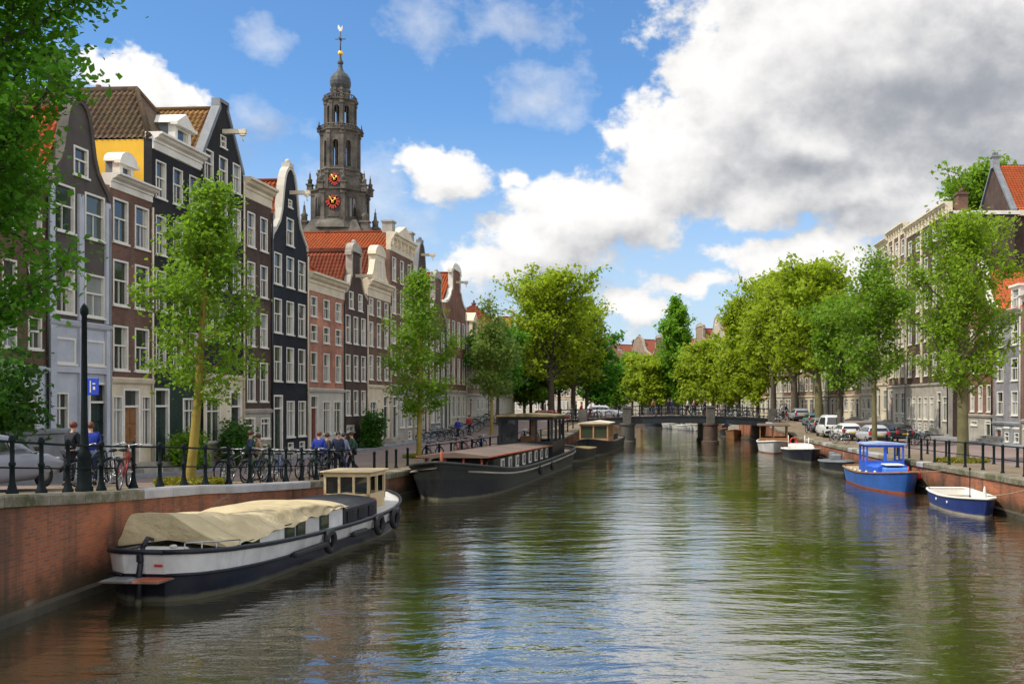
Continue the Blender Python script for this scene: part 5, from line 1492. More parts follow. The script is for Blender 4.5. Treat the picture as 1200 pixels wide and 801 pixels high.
# blue tug-like boat ---------------------------------------------------------------
root, L = boat_root('motor_boat', (12.05,51.6), (11.85,43.0), 'bright blue wooden motor boat with open wheelhouse at the right quay')
sh = lambda t: .62+.12*(1-t)**2+.38*t**3
half, top, bot = hull(root, L, 2.7, sh, [RUST, HBLUE], [(0,0),(.09,1)], rail=M['wood'], railr=.045, inner=M['cream'], power=2.3, stern_w=.72, stern_r=.25, bow_start=.42, rake=.55, floor=.2)
mb = MB(); pts = [(x, half(x/L)*.93) for x in (5.6,6.2,6.8,7.4,8.0)]
mb.poly([(x,y,sh(x/L)-.05) for x,y in pts] + [(x,-y,sh(x/L)-.05) for x,y in reversed(pts)]); mb.build('foredeck', CBLUE, root)
mb = MB(); w = .9
mb.loft([[(x,y*s,z) for y,z in ((w,.25),(w,1.02),(w*.75,1.14),(-w*.75,1.14),(-w,1.02),(-w,.25))] for x,s in ((4.6,1.),(5.7,.95),(6.3,.8))]); mb.build('cabin', CBLUE, root)
mb = MB(); mb.bbox((6.3,-.55,.75),(6.9,.55,1.05),.05); mb.build('forward_box', pm('pale_blue_paint', (.1,.25,.6), .4, .15), root)
mb = MB(); mb.bbox((5.9,-.5,1.14),(6.9,.35,1.2),.02); mb.build('hatch_board', M['white'], root)
mb = MB(); x0,x1,zt = 2.9,4.65,2.0
for x in (x0,x1-.08):
    for y in (-w,w-.08): mb.box((x,y,.3),(x+.08,y+.08,zt))
mb.box((x1-.08,-.06,1.1),(x1,.06,zt)); mb.box((x1-.075,-w+.08,.3),(x1-.005,w-.08,1.25)); mb.box((x1-.07,-w+.08,zt-.12),(x1-.01,w-.08,zt))
for y in (-w,w-.08): mb.box((x0+.08,y+.005,.3),(x1-.08,y+.075,1.22)); mb.box((x0+.08,y+.005,zt-.1),(x1-.08,y+.075,zt)); mb.box(((x0+x1)/2,y,1.22),((x0+x1)/2+.07,y+.08,zt-.1))
wh = mb.build('wheelhouse', CBLUE, root)
mb = MB(); mb.loft([[(x,y,z) for y,z in ((-w-.1,zt),(-w-.1,zt+.05),(0,zt+.13),(w+.1,zt+.05),(w+.1,zt))] for x in (x0-.12,x1+.12)]); mb.build('roof', pm('pale_roof_blue', (.3,.38,.6), .5, .15), wh)
mb = MB(); mb.tube([(2.5,-.75,.3),(2.5,-.75,2.1)],.05,6); mb.tube([(2.2,.6,.3),(2.2,.6,1.7)],.04,6); mb.build('post', CBLUE, root)
mb = MB(); mb.box((.9,-.8,.42),(1.4,.8,.5)); mb.box((1.9,-.95,.42),(2.3,.95,.5)); mb.build('bench', M['wood'], root)
for k in range(5):
    x = 2.6+k*1.0
    mb = MB(); mb.ball((x,-half(x/L)*.9,sh(x/L)+.04),(.1,.07,.07),8,5); mb.build('cleat', M['cream'], root)
fender(root, (7.5, half(7.5/L)+.08, .75), .13, .4, M['pier_red'])
mb = MB(); mb.tube([(L+.35,0,.85),(L+.35,0,1.25)],.03,6); mb.build('bow_post', M['pier_red'], root)
# blue rowing boat ---------------------------------------------------------------
root, L = boat_root('rowing_boat', (12.45,39.3), (12.15,34.1), 'dark blue open rowing boat with white inside, nearest boat at the right wall')
sh = lambda t: .5+.1*(1-t)**2+.2*t**2.5
half, top, bot = hull(root, L, 1.85, sh, [M['sandstone'], DBLUE], [(0,0),(.12,1)], rail=M['white'], railr=.045, inner=M['white'], power=2.4, stern_w=.72, stern_r=.3, bow_start=.4, rake=.35, floor=.12)
mb = MB()
for x in (.6,1.9,3.3): mb.box((x,-half(x/L)+.1,.34),(x+.26,half(x/L)-.1,.39))
mb.build('thwart', pm('grey_wood', (.3,.27,.22), .8, .25), root)
mb = MB(); mb.bbox((2.3,-.3,.14),(2.9,.3,.46),.05); mb.build('engine_box', M['rubber'], root)
mb = MB(); mb.tube([(1.5,.5,.3),(1.5,.5,1.45)],.02,6); mb.ball((1.5,.5,1.47),.05,8,5); mb.build('pole', M['iron'], root)
mb = MB(); mb.lathe([(.09,.66),(.09,.7),(.05,.95),(.02,1.1)],8,c=(L-.1,0)); mb.build('bow_light', M['white'], root)
for x in (2.0,3.3):
    mb = MB(); mb.lathe([(.06,-.02),(.06,.02)],10,T=Matrix.Translation((x,-half(x/L)*.975,.36)) @ Matrix.Rotation(PI/2,4,'X')); mb.build('badge', M['white'], root)
# small grey boat, navy sloop, white cabin boat ------------------------------------
root, L = boat_root('dinghy', (12.1,60.3), (11.95,56.2), 'small grey covered dinghy between the blue motor boat and the navy sloop')
half, top, bot = hull(root, L, 1.8, lambda t: .5+.15*t**2, [HGREEN, HBLACK], [(0,0),(.4,1)], rail=M['lead'], railr=.06, deck=pm('grey_cover', (.12,.13,.14), .8, .3), drop=-.05, stern_w=.85)
mb = MB(); mb.bbox((.8,-.3,.55),(1.6,.3,.95),.08); mb.tube([(2.2,.3,.5),(2.2,.3,1.1)],.03,6); mb.bbox((-.3,-.2,.2),(0,.2,1.0),.06); mb.build('outboard_motor', M['lead'], root)
root, L = boat_root('sloop', (11.75,72.3), (11.8,65.9), 'navy sloop with white deck and light covers, third boat from the right')
half, top, bot = hull(root, L, 2.2, lambda t: .7+.25*t**2, [NAVY], [(0,0)], rail=M['white'], railr=.06, deck=DECKW, power=2.4, drop=.02, stern_w=.8)
mb = MB(); mb.bbox((1.2,-.75,.7),(3.6,.75,1.1),.12); mb.bbox((3.6,-.6,.72),(4.6,.6,.98),.1); mb.build('cabin_cover', M['white'], root)
mb = MB()
for x,y in ((.6,.6),(.6,-.6),(5.4,.0)): mb.tube([(x,y,.7),(x,y,1.65)],.035,6)
mb.build('post', M['white'], root)
mb = MB(); mb.torus(.26,.06,16,6,T=Matrix.Translation((.55,-.2,1.2)) @ Matrix.Rotation(PI/2,4,'Y')); mb.build('life_ring', M['pier_red'], root)
root, L = boat_root('cabin_boat', (12.0,86.), (10.9,77.2), 'white wooden boat with low brown roofed cabin before the bridge')
half, top, bot = hull(root, L, 2.7, lambda t: .72+.3*t**2.5+.1*(1-t)**2, [M['wood'], HWHITE], [(0,0),(.1,1)], rail=M['white'], railr=.07, deck=DECKW, power=2.3, drop=.05, stern_w=.7, stern_r=.3)
mb = MB(); x0,x1,w = 1.4,5.4,1.15
for x in (x0,x1-.1):
    for y in (-w,-.05,w-.1): mb.box((x,y,.6),(x+.1,y+.1,2.1))
    mb.box((x+.01,-w+.1,.6),(x+.09,w-.1,1.15))
for y in (-w,w-.1):
    mb.box((x0+.1,y+.01,.6),(x1-.1,y+.09,1.15))
    for x in (2.7,4.0): mb.box((x,y,1.15),(x+.1,y+.1,2.1))
cb = mb.build('cabin', M['wood'], root)
mb = MB(); mb.bbox((x0-.25,-w-.2,2.1),(x1+.3,w+.2,2.25),.05); mb.build('roof', BROWN, cb)
for y in (-w+.05,w-.05): mb = MB(); mb.poly([(x0+.1,y,1.15),(x1-.1,y,1.15),(x1-.1,y,2.1),(x0+.1,y,2.1)]); mb.build('pane', M['glass_green'], cb)
# boats beyond the bridge
for k, (st, bw_, m, lab, cov) in enumerate((((12.2,124),(10.8,117),HBLACK,'black cabin launch moored beyond the right bridge span',M['black_paint']),((11.9,116),(11.2,111.5),M['wood'],'small brown open boat beyond the right bridge span',M['sandstone']),
      ((7.2,148),(8.8,140),HWHITE,'white boat beyond the bridge, nearest in the far moored row',DECKW),((5.2,157),(6.6,150),HWHITE,'white boat second in the far moored row beyond the bridge',DECKW),((2.4,165.5),(4.4,159),NAVY,'dark boat last in the far moored row beyond the bridge',M['lead']))):
    root, L = boat_root('launch', st, bw_, lab, 'boats moored beyond the bridge')
    half, top, bot = hull(root, L, 2.3, lambda t: .7+.3*t**3, [m], [(0,0)], rail=M['white'] if k > 1 else M['wood'], railr=.06, deck=cov, drop=.03, n=18)
    mb = MB(); mb.loft([[(x,y,z) for y,z in ((-.85,.6),(-.8,1.3),(-.5,1.45),(.5,1.45),(.8,1.3),(.85,.6))] for x in (L*.2,L*.5,L*.62)]); mb.build('cabin', cov, root)
    mb = MB()
    for s in (-1,1): mb.box((L*.25,s*.86-.02,.95),(L*.55,s*.86+.02,1.2))
    mb.build('cabin_window', M['glass_dark'], root)
# ================================================================= street furniture
ORD = 'first second third fourth fifth sixth seventh eighth ninth tenth eleventh twelfth thirteenth fourteenth fifteenth sixteenth seventeenth eighteenth'.split()
def post_mesh(h, fancy=True):
    mb = MB()
    if fancy: mb.lathe([(.11,-.05),(.11,.05),(.085,.1),(.06,.2),(.048,.3),(.045,h*.52),(.062,h*.53),(.062,h*.58),(.042,h*.6),(.04,h-.06),(.06,h-.04),(.066,h+.02),(.05,h+.07),(.015,h+.1)], 10)
    else: mb.lathe([(.085,-.05),(.085,.04),(.06,.08),(.055,h-.1),(.07,h-.08),(.07,h-.02),(.03,h+.03)], 10)
    return mb.mesh('post', M['iron'])
def railing(ys, q, g, off, h, label, fancy=True, rails=(1.0,.52), group='iron railings on the quays'):
    y0 = ys[0]; o = Vector((q(y0)+off, y0, g(y0)))
    root = empty('railing', o, 0, label, 'railing', group)
    pm_ = post_mesh(h, fancy); P = [Vector((q(y)+off, y, g(y))) - o for y in ys]
    for p in P: link('post', pm_, root, p)
    mb = MB()
    for f in rails:
        for a, b in zip(P, P[1:]):
            z = Vector((0,0,h*f-.03)); mb.tube([a+z, b+z], .027 if f > .8 else .02, 6)
    mb.build('rail', M['iron'], root)
    return root
ys = [15.2,16.4,17.7,18.9,19.9,20.9,22.2,23.5,24.7,25.9,27.0,28.3,29.6,30.9,32.1,33.3,34.5,35.6,36.8,37.9]
railing(ys, qL, gL, -.62, 1.04, 'dark green iron railing with ball topped posts along the left quay edge')
railing([47.5,49.6,51.7,53.8,55.9,58.,60.1,62.2], qL, gL, -.75, .9, 'low iron railing on the left quay beside the black barge', False)
railing([31.,33.,35.1,37.2,39.3,41.4,43.5,45.6,47.7,49.8,52.,54.2], qR, gR, .62, 1.06, 'dark iron post and rail fence along the right quay edge', False)
railing([64,67,70,73,76,79,82,85,88,91], qL, gL, -.7, .95, 'iron railing on the left quay behind the barge wheelhouse', False)
bm_ = post_mesh(.82, False)
for k, y in enumerate((32.4,35.4,38.3,41.2,43.9,47.4,50.6,53.8)):
    o = link('bollard', bm_, None, (qR(y)+2.75, y, gR(y)))
    tag(o, '%s short iron bollard from the front, in the row behind the right quay fence' % ORD[k], 'bollard', 'short bollards on the right quay')
for k, (px, Y) in enumerate(((440,41.5),(457,43.),(464,44.2),(474,45.8))):
    o = link('bollard', bm_, None, (qL(Y)-1.1, Y, gL(Y)))
    tag(o, '%s dark bollard past the end of the left railing, near the cream wheelhouse' % ORD[k], 'bollard', 'bollards on the left quay')
# lamp post with the blue sign
Y = 21.8; lx = -12.25; lz = gL(Y)
root = empty('sign_post', (lx, Y, lz), 0, 'tall thick based dark iron pole at the left railing carrying a small blue sign', 'post')
mb = MB(); mb.lathe([(.18,-.1),(.18,.08),(.15,.14),(.13,.75),(.15,.8),(.1,.9),(.075,1.3),(.065,2.0),(.055,3.9),(.085,3.95),(.085,4.05),(.05,4.12),(.01,4.18)], 12); mb.build('column', M['iron'], root)
mb = MB(); mb.bbox((.08,-.03,2.14),(.33,.0,2.52),.01); sg = mb.build('sign', pm('sign_blue', (.02,.06,.5), .4, .05, 2, 0), root)
mb = MB(); mb.box((.14,-.034,2.2),(.165,-.031,2.46)); mb.box((.2,-.034,2.38),(.26,-.031,2.41)); mb.box((.21,-.034,2.26),(.26,-.031,2.33)); mb.build('sign_mark', M['white'], sg)

# ================================================================= bicycles
def wheel_T(x): return Matrix.Translation((x,0,.34)) @ Matrix.Rotation(PI/2,4,'X')
def make_bike():
    root = empty('bicycle')
    c = pm('bike_paint', (.02,.02,.022), .35, .2)
    tyre_ = MB(); tyre_.torus(.325,.022,26,6,T=Matrix.Rotation(PI/2,4,'X')); tm = tyre_.mesh('wheel', M['rubber'])
    rim = MB(); rim.torus(.295,.012,24,5,T=Matrix.Rotation(PI/2,4,'X'))
    for k in range(14):
        a = 2*PI*k/14; rim.tube([(0,.02*(-1)**k,0),(.295*math.cos(a),0,.295*math.sin(a))], .003, 3)
    rim.tube([(0,-.05,0),(0,.05,0)], .02, 6); rmesh = rim.mesh('rim', M['steel'])
    for x in (-.54,.54):
        w = link('wheel', tm, root, (x,0,.345)); link('rim', rmesh, w)
    mb = MB(); S_ = lambda a,b,r=.017: mb.tube([a,b], r, 6)
    BB=(-.08,0,.3); ST=(-.24,0,.8); HT=(.33,0,.86); HB=(.36,0,.66); RA=(-.54,0,.345); FA=(.54,0,.345)
    S_(BB,ST,.018); S_(BB,HB,.02); S_((-.2,0,.68),HT,.016) ; S_(HT,HB,.022); S_(ST,(-.26,0,.9),.013)
    for y in (-.05,.05): S_((-.08,y*.5,.3),(-.54,y,.345),.01); S_((-.22,y*.3,.72),(-.54,y,.345),.009); S_((.37,y,.62),(.54,y,.345),.011)
    mb.build('frame', c, root)
    mb = MB()
    for x in (-.54,.54):
        pts = [(x+.365*math.cos(a),0,.345+.365*math.sin(a)) for a in np.linspace(.3 if x<0 else .2, 2.9, 9)]
        mb.tube(pts, .022, 4)
    mb.tube([(-.3,.0,.74),(-.85,.0,.73)],.012,5); mb.box((-.86,-.07,.725),(-.36,.07,.74)); mb.build('mudguard', M['rubber'], root)
    mb = MB(); mb.tube([(.32,0,.86),(.3,0,1.02)],.014,6); mb.tube([(.1,-.3,1.04),(.24,-.24,1.06),(.32,-.05,1.02),(.32,.05,1.02),(.24,.24,1.06),(.1,.3,1.04)],.013,6); mb.ball((.4,0,.88),.045,8,5); mb.build('handlebar', M['steel'], root)
    mb = MB(); mb.loft([[(x,y*w,z) for y,z in ((-1,.91),(0,.89),(1,.91),(.7,.96),(-.7,.96))] for x,w in ((-.4,.1),(-.3,.1),(-.18,.04),(-.1,.025))], smooth=True); mb.build('saddle', M['rubber'], root)
    mb = MB(); mb.lathe([(.09,-.008),(.09,.008)],14,T=Matrix.Translation((-.08,.06,.3)) @ Matrix.Rotation(PI/2,4,'X')); mb.tube([(-.08,.08,.3),(.02,.09,.17)],.012,5); mb.tube([(-.08,-.08,.3),(-.18,-.09,.43)],.012,5); mb.box((-.03,.09,.15),(.07,.19,.18)); mb.box((-.23,-.19,.42),(-.13,-.09,.45)); mb.box((-.54,.045,.31),(-.08,.055,.4)); mb.build('crank', M['steel'], root)
    return root
BIKE = make_bike(); BS = snapshot(BIKE); bused = [False]
BCOL = [pm('bike_black', (.015,.015,.017), .35, .2), pm('bike_green', (.02,.07,.05), .35, .2), pm('bike_blue', (.03,.07,.2), .35, .2), pm('bike_red', (.3,.03,.03), .35, .2), pm('bike_silver', (.4,.4,.42), .35, .2), pm('bike_grey', (.08,.08,.09), .4, .2)]
def bike(x, y, z, rz, label, group, col=None):
    if not bused[0]: o = BIKE; bused[0] = True
    else: o = copy_tree(BS)
    r = random.Random(int(x*100)+int(y*77))
    o.location = (x,y,z+.015); o.rotation_euler = (r.uniform(.05,.16)*r.choice((-1,1)), 0, rz)
    tag(o, label, 'bicycle', group)
    c = col if col is not None else r.choice(BCOL)
    for k in [c_ for c_ in KIDMAP(o) if c_.name.startswith('frame')]: paint(k, c)
    return o
def KIDMAP(o): return [c for c in o.children]
r = random.Random(12)
bike(-11.95+.0, 22.9, gL(22.9)+.0, PI/2+.3, 'red bicycle with pale wheels right of the tall sign post', 'bicycles along the left railing', BCOL[3])
bike(-12.4, 23.5, gL(23.5), PI/2+.5, 'silver bicycle just behind the red bicycle by the tall sign post', 'bicycles along the left railing', BCOL[4])
k = 0
for y in (29.6,30.3,31.0,31.7,32.5,33.2,33.9,34.6,35.2,35.9,36.5,37.2):
    bike(qL(y)-1.15-r.uniform(0,.35), y, gL(y), PI/2+r.uniform(-.5,.5), '%s bicycle counted right from the yellow trunk, behind the left railing' % ORD[k], 'bicycles along the left railing'); k += 1
for k, y in enumerate((25.0,25.6,26.3)):
    bike(qL(y)-2.6-r.uniform(0,.3), y, gL(y), PI/2+r.uniform(-.4,.4), '%s of three dark bicycles between red bicycle and yellow trunk' % ORD[k].replace('third','last'), 'bicycles by the tree', BCOL[0])
for k, y in enumerate((50.5,55.2,57.5,60.,66.5,68.2,72.,75.5)):
    bike(qL(y)-1.3, y, gL(y), PI/2+r.uniform(-.6,.6), '%s bicycle from the young tree along the railing behind the black barge' % ORD[k], 'bicycles behind the barge')
for k, y in enumerate((74,75.6,77.5,79.2,81.,83,85.4,87.5,90,92.5,95,98)):
    bike(XFL(y)+1.9+r.uniform(-.2,.2), y, gL(y), r.uniform(-.4,.4), '%s bicycle in the row parked against the far left house fronts' % ORD[k], 'bicycles against the left houses')
for k, x in enumerate((-6.1,-4.6,-3.2,5.1,6.4,8.3,9.2,10.4,11.3)):
    bike(x, YB0+.55, dzc(x), r.choice((0,PI))+r.uniform(-.1,.1), '%s bicycle from the left leaning on the bridge railing' % ORD[k], 'bicycles on the bridge')
for k, (px, Y) in enumerate(((1062,63.),(1068,64.5),(1074,66.),(1080,64.2),(985,66.5),(975,72.),(908,96.),(915,98.),(922,97.),(948,84.))):
    p = gpt(px, Y, 'R'); bike(p[0], p[1], p[2], PI/2+r.uniform(-.8,.8), '%s bicycle counted from the dark parked car among the right quay bicycles' % ORD[k] if k < 4 else
      ['bicycle standing behind the silver estate car at the quay edge','bicycle between two white cars at the right quay edge','left bicycle of three at the right bridge end','middle bicycle of three at the right bridge end','right bicycle of three at the right bridge end','bicycle at the foot of the big leaning elm'][k-4], 'bicycles on the right quay')

# ================================================================= cars
def make_car(kind):
    root = empty('parked_car'); Lh = 2.15
    body = MB(); prof = {'estate': [(-2.12,.62,.93),(-2.0,.5,.98),(-.9,.4,.97),(.75,.4,.95),(1.6,.42,.86),(2.05,.5,.74),(2.14,.58,.66)],
                         'van': [(-2.15,.5,1.0),(-2.05,.42,1.08),(-.9,.4,1.08),(.95,.4,1.06),(1.7,.42,.95),(2.05,.5,.8),(2.14,.58,.7)]}[kind]
    rings = []
    for x, zb, zt in prof:
        w = .86 - .1*max(0,abs(x)-1.5)
        pts = [(w*.9,zb-.16),(w,zb),(w+.01,(zb+zt)/2),(w*.97,zt-.06),(w*.86,zt)]
        rings.append([(x,y,z) for y,z in pts] + [(x,-y,z) for y,z in reversed(pts)])
    body.loft(rings, smooth=True)
    roof = {'estate': [(-2.0,.97,.8),(-1.82,1.38,.62),(-1.2,1.45,.6),(-.1,1.45,.61),(.35,1.38,.63),(1.05,.95,.78)], 'van': [(-2.08,1.05,.82),(-2.0,1.72,.7),(-1.2,1.8,.68),(.2,1.8,.68),(.6,1.7,.68),(1.25,1.05,.8)]}[kind]
    def cab(x, z, w): return [(x,.8 if z < 1.1 else w+.12,.94),(x,w,z-.06),(x,w*.8,z),(x,-w*.8,z),(x,-w,z-.06),(x,-.8 if z < 1.1 else -w-.12,.94)]
    body.loft([cab(x,z,w) for x,z,w in roof], smooth=True)
    b = body.build('body', pm('car_paint', (.5,.5,.5), .25, .05, 2, 0, spec=.6), root)
    zr = roof[1][1]; wr = roof[1][2]
    gl = MB(); e = .015
    gl.poly([(roof[0][0]-e,.7,1.0),(roof[0][0]-e,-.7,1.0),(roof[1][0]-e-.02,-wr+.07,zr-.1),(roof[1][0]-e-.02,wr-.07,zr-.1)])
    xf = roof[-1][0]; xr = roof[-2][0]; zz = roof[-2][1]
    gl.poly([(xf+e,-.68,1.0),(xf+e,.68,1.0),(xr+e+.02,.54,zz-.04),(xr+e+.02,-.54,zz-.04)])
    gl.build('windscreen', M['glass_dark'], root)
    for s in (-1,1):
        g_ = MB()
        for xa,xb in ((-1.75,-.85),(-.78,-.05),(.02,.72)):
            f = lambda x: zr-.1 if x < .1 else zr-.1-(x-.1)*.42
            q = [(xa,s*.8,1.02),(xb,s*.8,1.02),(xb-.02*(xb>.5)*8,s*(wr+.04),f(xb-.1)),(xa+.05,s*(wr+.04),f(xa))]
            g_.poly(q if s < 0 else q[::-1])
        g_.build('side_window', M['glass_dark'], root)
    wm = MB(); wm.torus(.24,.085,20,8,T=Matrix.Rotation(PI/2,4,'X')); wme = wm.mesh('wheel', M['rubber'])
    hm = MB(); hm.lathe([(.19,-.06),(.2,0),(.17,.05),(.06,.07)],12,T=Matrix.Rotation(PI/2,4,'X')); hme = hm.mesh('hub', M['steel'])
    for x in (-1.35,1.32):
        for s in (-1,1):
            w_ = link('wheel', wme, root, (x,s*.78,.32), (0,0,PI if s > 0 else 0)); link('hub', hme, w_)
    for s in (-1,1):
        mb = MB(); mb.bbox((-2.15,s*.66-.13,.68),(-2.02,s*.66+.13,.98),.03); mb.build('taillight', M['pier_red'], root)
        mb = MB(); mb.bbox((1.98,s*.6-.16,.62),(2.13,s*.6+.16,.76),.03); mb.build('headlight', M['glass_pale'], root)
        mb = MB(); mb.bbox((.7,s*.98-.08,.98),(.85,s*.98+.08,1.12),.03); mb.build('mirror', M['rubber'], root)
    mb = MB(); mb.bbox((-2.22,-.82,.36),(-2.05,.82,.56),.05); mb.bbox((2.05,-.8,.34),(2.2,.8,.54),.05); mb.build('bumper', M['rubber'], root)
    mb = MB(); mb.box((-2.19,-.26,.64),(-2.125,.26,.75)); mb.build('number_plate', pm('plate_yellow', (.6,.42,.03), .5, .05, 2, 0), root)
    return root
CARS = {k: (make_car(k), [False]) for k in ('estate','van')}
CSN = {k: snapshot(CARS[k][0]) for k in CARS}
def car(kind, x, y, z, rz, col, label, group='cars parked along the quays', rough=.25):
    pr, used = CARS[kind]
    if not used[0]: o = pr; used[0] = True
    else: o = copy_tree(CSN[kind])
    o.location = (x,y,z); o.rotation_euler = (0,0,rz); tag(o, label, 'car', group)
    for c in o.children:
        if c.name.startswith('body'): paint(c, pm('car_%d_%d_%d' % tuple(int(v*99) for v in col), col, rough, .05, 2, 0, spec=.6))
    return o
SIL, WHI, DRK, TEA, GRY = (.42,.43,.45), (.62,.62,.6), (.015,.016,.018), (.07,.14,.15), (.16,.17,.18)
car('estate', -14.3, 21.3, gL(21.3), PI/2, (.3,.3,.34), 'silver estate car parked behind the left railing at the left edge', 'cars on the left bank').scale = (.92,.92,.88)
p = gpt(1024, 67.6, 'R'); car('estate', p[0], 68.0, p[2], PI/2, SIL, 'silver estate car with red tail lights behind the slender tree trunk')
car('estate', 18.3, 70.5, gR(70), PI/2+.3, DRK, 'black car at the right end of the parked row')
car('estate', 15.75, 73.4, gR(73), PI/2, WHI, 'white estate car second in the parked row, left of the silver one')
car('van', 15.7, 79.2, gR(79), PI/2, WHI, 'white van third in the parked row')
car('estate', 15.9, 85.4, gR(85), PI/2, GRY, 'grey car beside the trunk of the big leaning elm')
car('estate', 16.6, 92.0, gR(92), PI/2, TEA, 'teal car left of the big leaning elm')
car('estate', 16.4, 98.6, gR(98.6), PI/2, (.25,.26,.3), 'grey blue car farthest left in the parked row')
car('estate', -3.3, 102.6, dzc(-3.3), 0., SIL, 'silver estate car driving over the left part of the bridge', 'cars on the bridge')
car('estate', -9.6, 111., gL(111), 0.4, (.3,.05,.04), 'red car at the left end of the bridge', 'cars on the bridge')

# ================================================================= people
def skin(verts, edges, rad, sub=1, name='person'):
    me = bpy.data.meshes.new(name); me.from_pydata(verts, edges, []); me.update()
    o = bpy.data.objects.new(name, me); COL.objects.link(o)
    md = o.modifiers.new('Skin', 'SKIN'); md.use_smooth_shade = True
    sv = me.skin_vertices[0].data
    for i, r_ in enumerate(rad):
        sv[i].radius = (r_, r_) if not isinstance(r_, tuple) else r_
        sv[i].use_root = (i == 0)
    if sub: o.modifiers.new('Sub', 'SUBSURF').levels = sub; o.modifiers['Sub'].render_levels = sub
    bpy.context.view_layer.update()
    out = bpy.data.meshes.new_from_object(o.evaluated_get(bpy.context.evaluated_depsgraph_get()))
    out.name = name; bpy.data.objects.remove(o); bpy.data.meshes.remove(me)
    return out
POSES = {
 'stand': dict(el=((-.24,.03,1.14),(.24,.04,1.14)), wr=((-.22,-.06,.89),(.23,-.05,.89)), kn=((-.1,-.02,.5),(.1,-.03,.5)), an=((-.1,.03,.09),(.11,.0,.09)), lean=0.),
 'walk': dict(el=((-.23,.12,1.15),(.23,-.08,1.15)), wr=((-.2,.04,.91),(.2,-.22,.95)), kn=((-.09,-.16,.53),(.1,.03,.49)), an=((-.09,-.24,.1),(.1,.28,.16)), lean=-.02),
 'lean': dict(el=((-.24,-.12,1.16),(.24,-.12,1.16)), wr=((-.16,-.33,1.08),(.16,-.33,1.08)), kn=((-.1,-.03,.5),(.1,.02,.5)), an=((-.1,.03,.09),(.11,.06,.09)), lean=-.1),
}
_pp = {}
def person_meshes(pose):
    if pose in _pp: return _pp[pose]
    P = POSES[pose]; ln = P['lean']
    V = [(0,0,.96),(0,ln*.3,1.13),(0,ln*.7,1.33),(0,ln,1.47),(0,ln-.02,1.54),(0,ln-.035,1.63),(0,ln-.03,1.715),(0,ln-.125,1.61)]
    R = [(.12,.08),(.11,.075),(.12,.075),(.055,.055),(.055,.06),(.078,.095),(.06,.075),.016]
    E = [(0,1),(1,2),(2,3),(3,4),(4,5),(5,6),(5,7)]
    jv = {'arm': [], 'leg': []}
    for s in (0,1):
        sg = -1 if s == 0 else 1; b = len(V)
        e, w = Vector(P['el'][s]), Vector(P['wr'][s]); d = (w-e).normalized()
        palm = w + d*.07
        V += [(sg*.175,ln*.85,1.41), tuple(e), tuple(w), tuple(palm)]; R += [.042,.038,.03,(.036,.02)]
        E += [(2,b),(b,b+1),(b+1,b+2),(b+2,b+3)]
        jv['arm'].append((sg*.175,ln*.85,1.41)); jv['arm'] += [tuple(e), tuple(w)]
        side = Vector((0,1,0)) if abs(d.y) < .8 else Vector((1,0,0))
        for k, L in enumerate((.062,.075,.07,.055)):
            q = palm + side*(-.03+.02*k); m = q + d*L*.6 + Vector((-sg*.006,-.008,0)); t = q + d*L + Vector((-sg*.02,-.02,0))
            c = len(V); V += [tuple(q+d*.02), tuple(m), tuple(t)]; R += [.01,.009,.008]; E += [(b+3,c),(c,c+1),(c+1,c+2)]
        c = len(V); q = w + d*.025 - side*.03 ; V += [tuple(q), tuple(q - side*.03 + d*.035)]; R += [.011,.009]; E += [(b+2,c),(c,c+1)]
        h = len(V); k_, a_ = P['kn'][s], P['an'][s]
        V += [(sg*.09,0,.9), tuple(k_), tuple(a_), (a_[0]+sg*.01, a_[1]-.15, a_[2]-.045)]; R += [.085,.055,.038,(.04,.03)]; E += [(0,h),(h,h+1),(h+1,h+2),(h+2,h+3)]
    body = skin(V, E, R, 1)
    def sub(pts, edges, rad, nm): return skin(pts, edges, rad, 1, nm)
    a = jv['arm']
    jacket = sub([(0,0,.9),(0,ln*.3,1.13),(0,ln*.7,1.34),(0,ln*.97-.005,1.5)] + a, [(0,1),(1,2),(2,3),(2,4),(4,5),(5,6),(2,7),(7,8),(8,9)],
                 [(.185,.135),(.165,.125),(.2,.135),(.1,.095),.078,.064,.05,.078,.064,.05], 'jacket')
    kn, an = P['kn'], P['an']
    tr = sub([(0,0,.97),(-.09,0,.89),kn[0],(an[0][0],an[0][1],an[0][2]+.02),(.09,0,.89),kn[1],(an[1][0],an[1][1],an[1][2]+.02)], [(0,1),(1,2),(2,3),(0,4),(4,5),(5,6)], [(.165,.12),.1,.075,.065,.1,.075,.065], 'trousers')
    sh = MB()
    for s in (0,1):
        x,y,z = an[s]; sh.loft([[(x-w,yy,z-.09),(x+w,yy,z-.09),(x+w*.8,yy,z-.09+h),(x-w*.8,yy,z-.09+h)] for yy,w,h in ((y+.06,.03,.07),(y+.02,.045,.1),(y-.1,.05,.07),(y-.19,.035,.04))], smooth=True)
    hr = MB(); hr.ball((0,ln-.015,1.665),(.092,.108,.1),10,7)
    ey = MB()
    for s in (-1,1): ey.ball((s*.033,ln-.122,1.645),.012,6,4)
    _pp[pose] = dict(body=body, jacket=jacket, trousers=tr, shoes=sh.mesh('shoes', M['rubber']), hair=hr.mesh('hair', M['rubber']), eyes=ey.mesh('eyes', M['rubber']))
    for k in ('body','jacket','trousers'): _pp[pose][k].materials.clear(); _pp[pose][k].materials.append(M['white'])
    return _pp[pose]
SKIN = pm('skin', (.45,.25,.17), .5, .1, 6, 0)
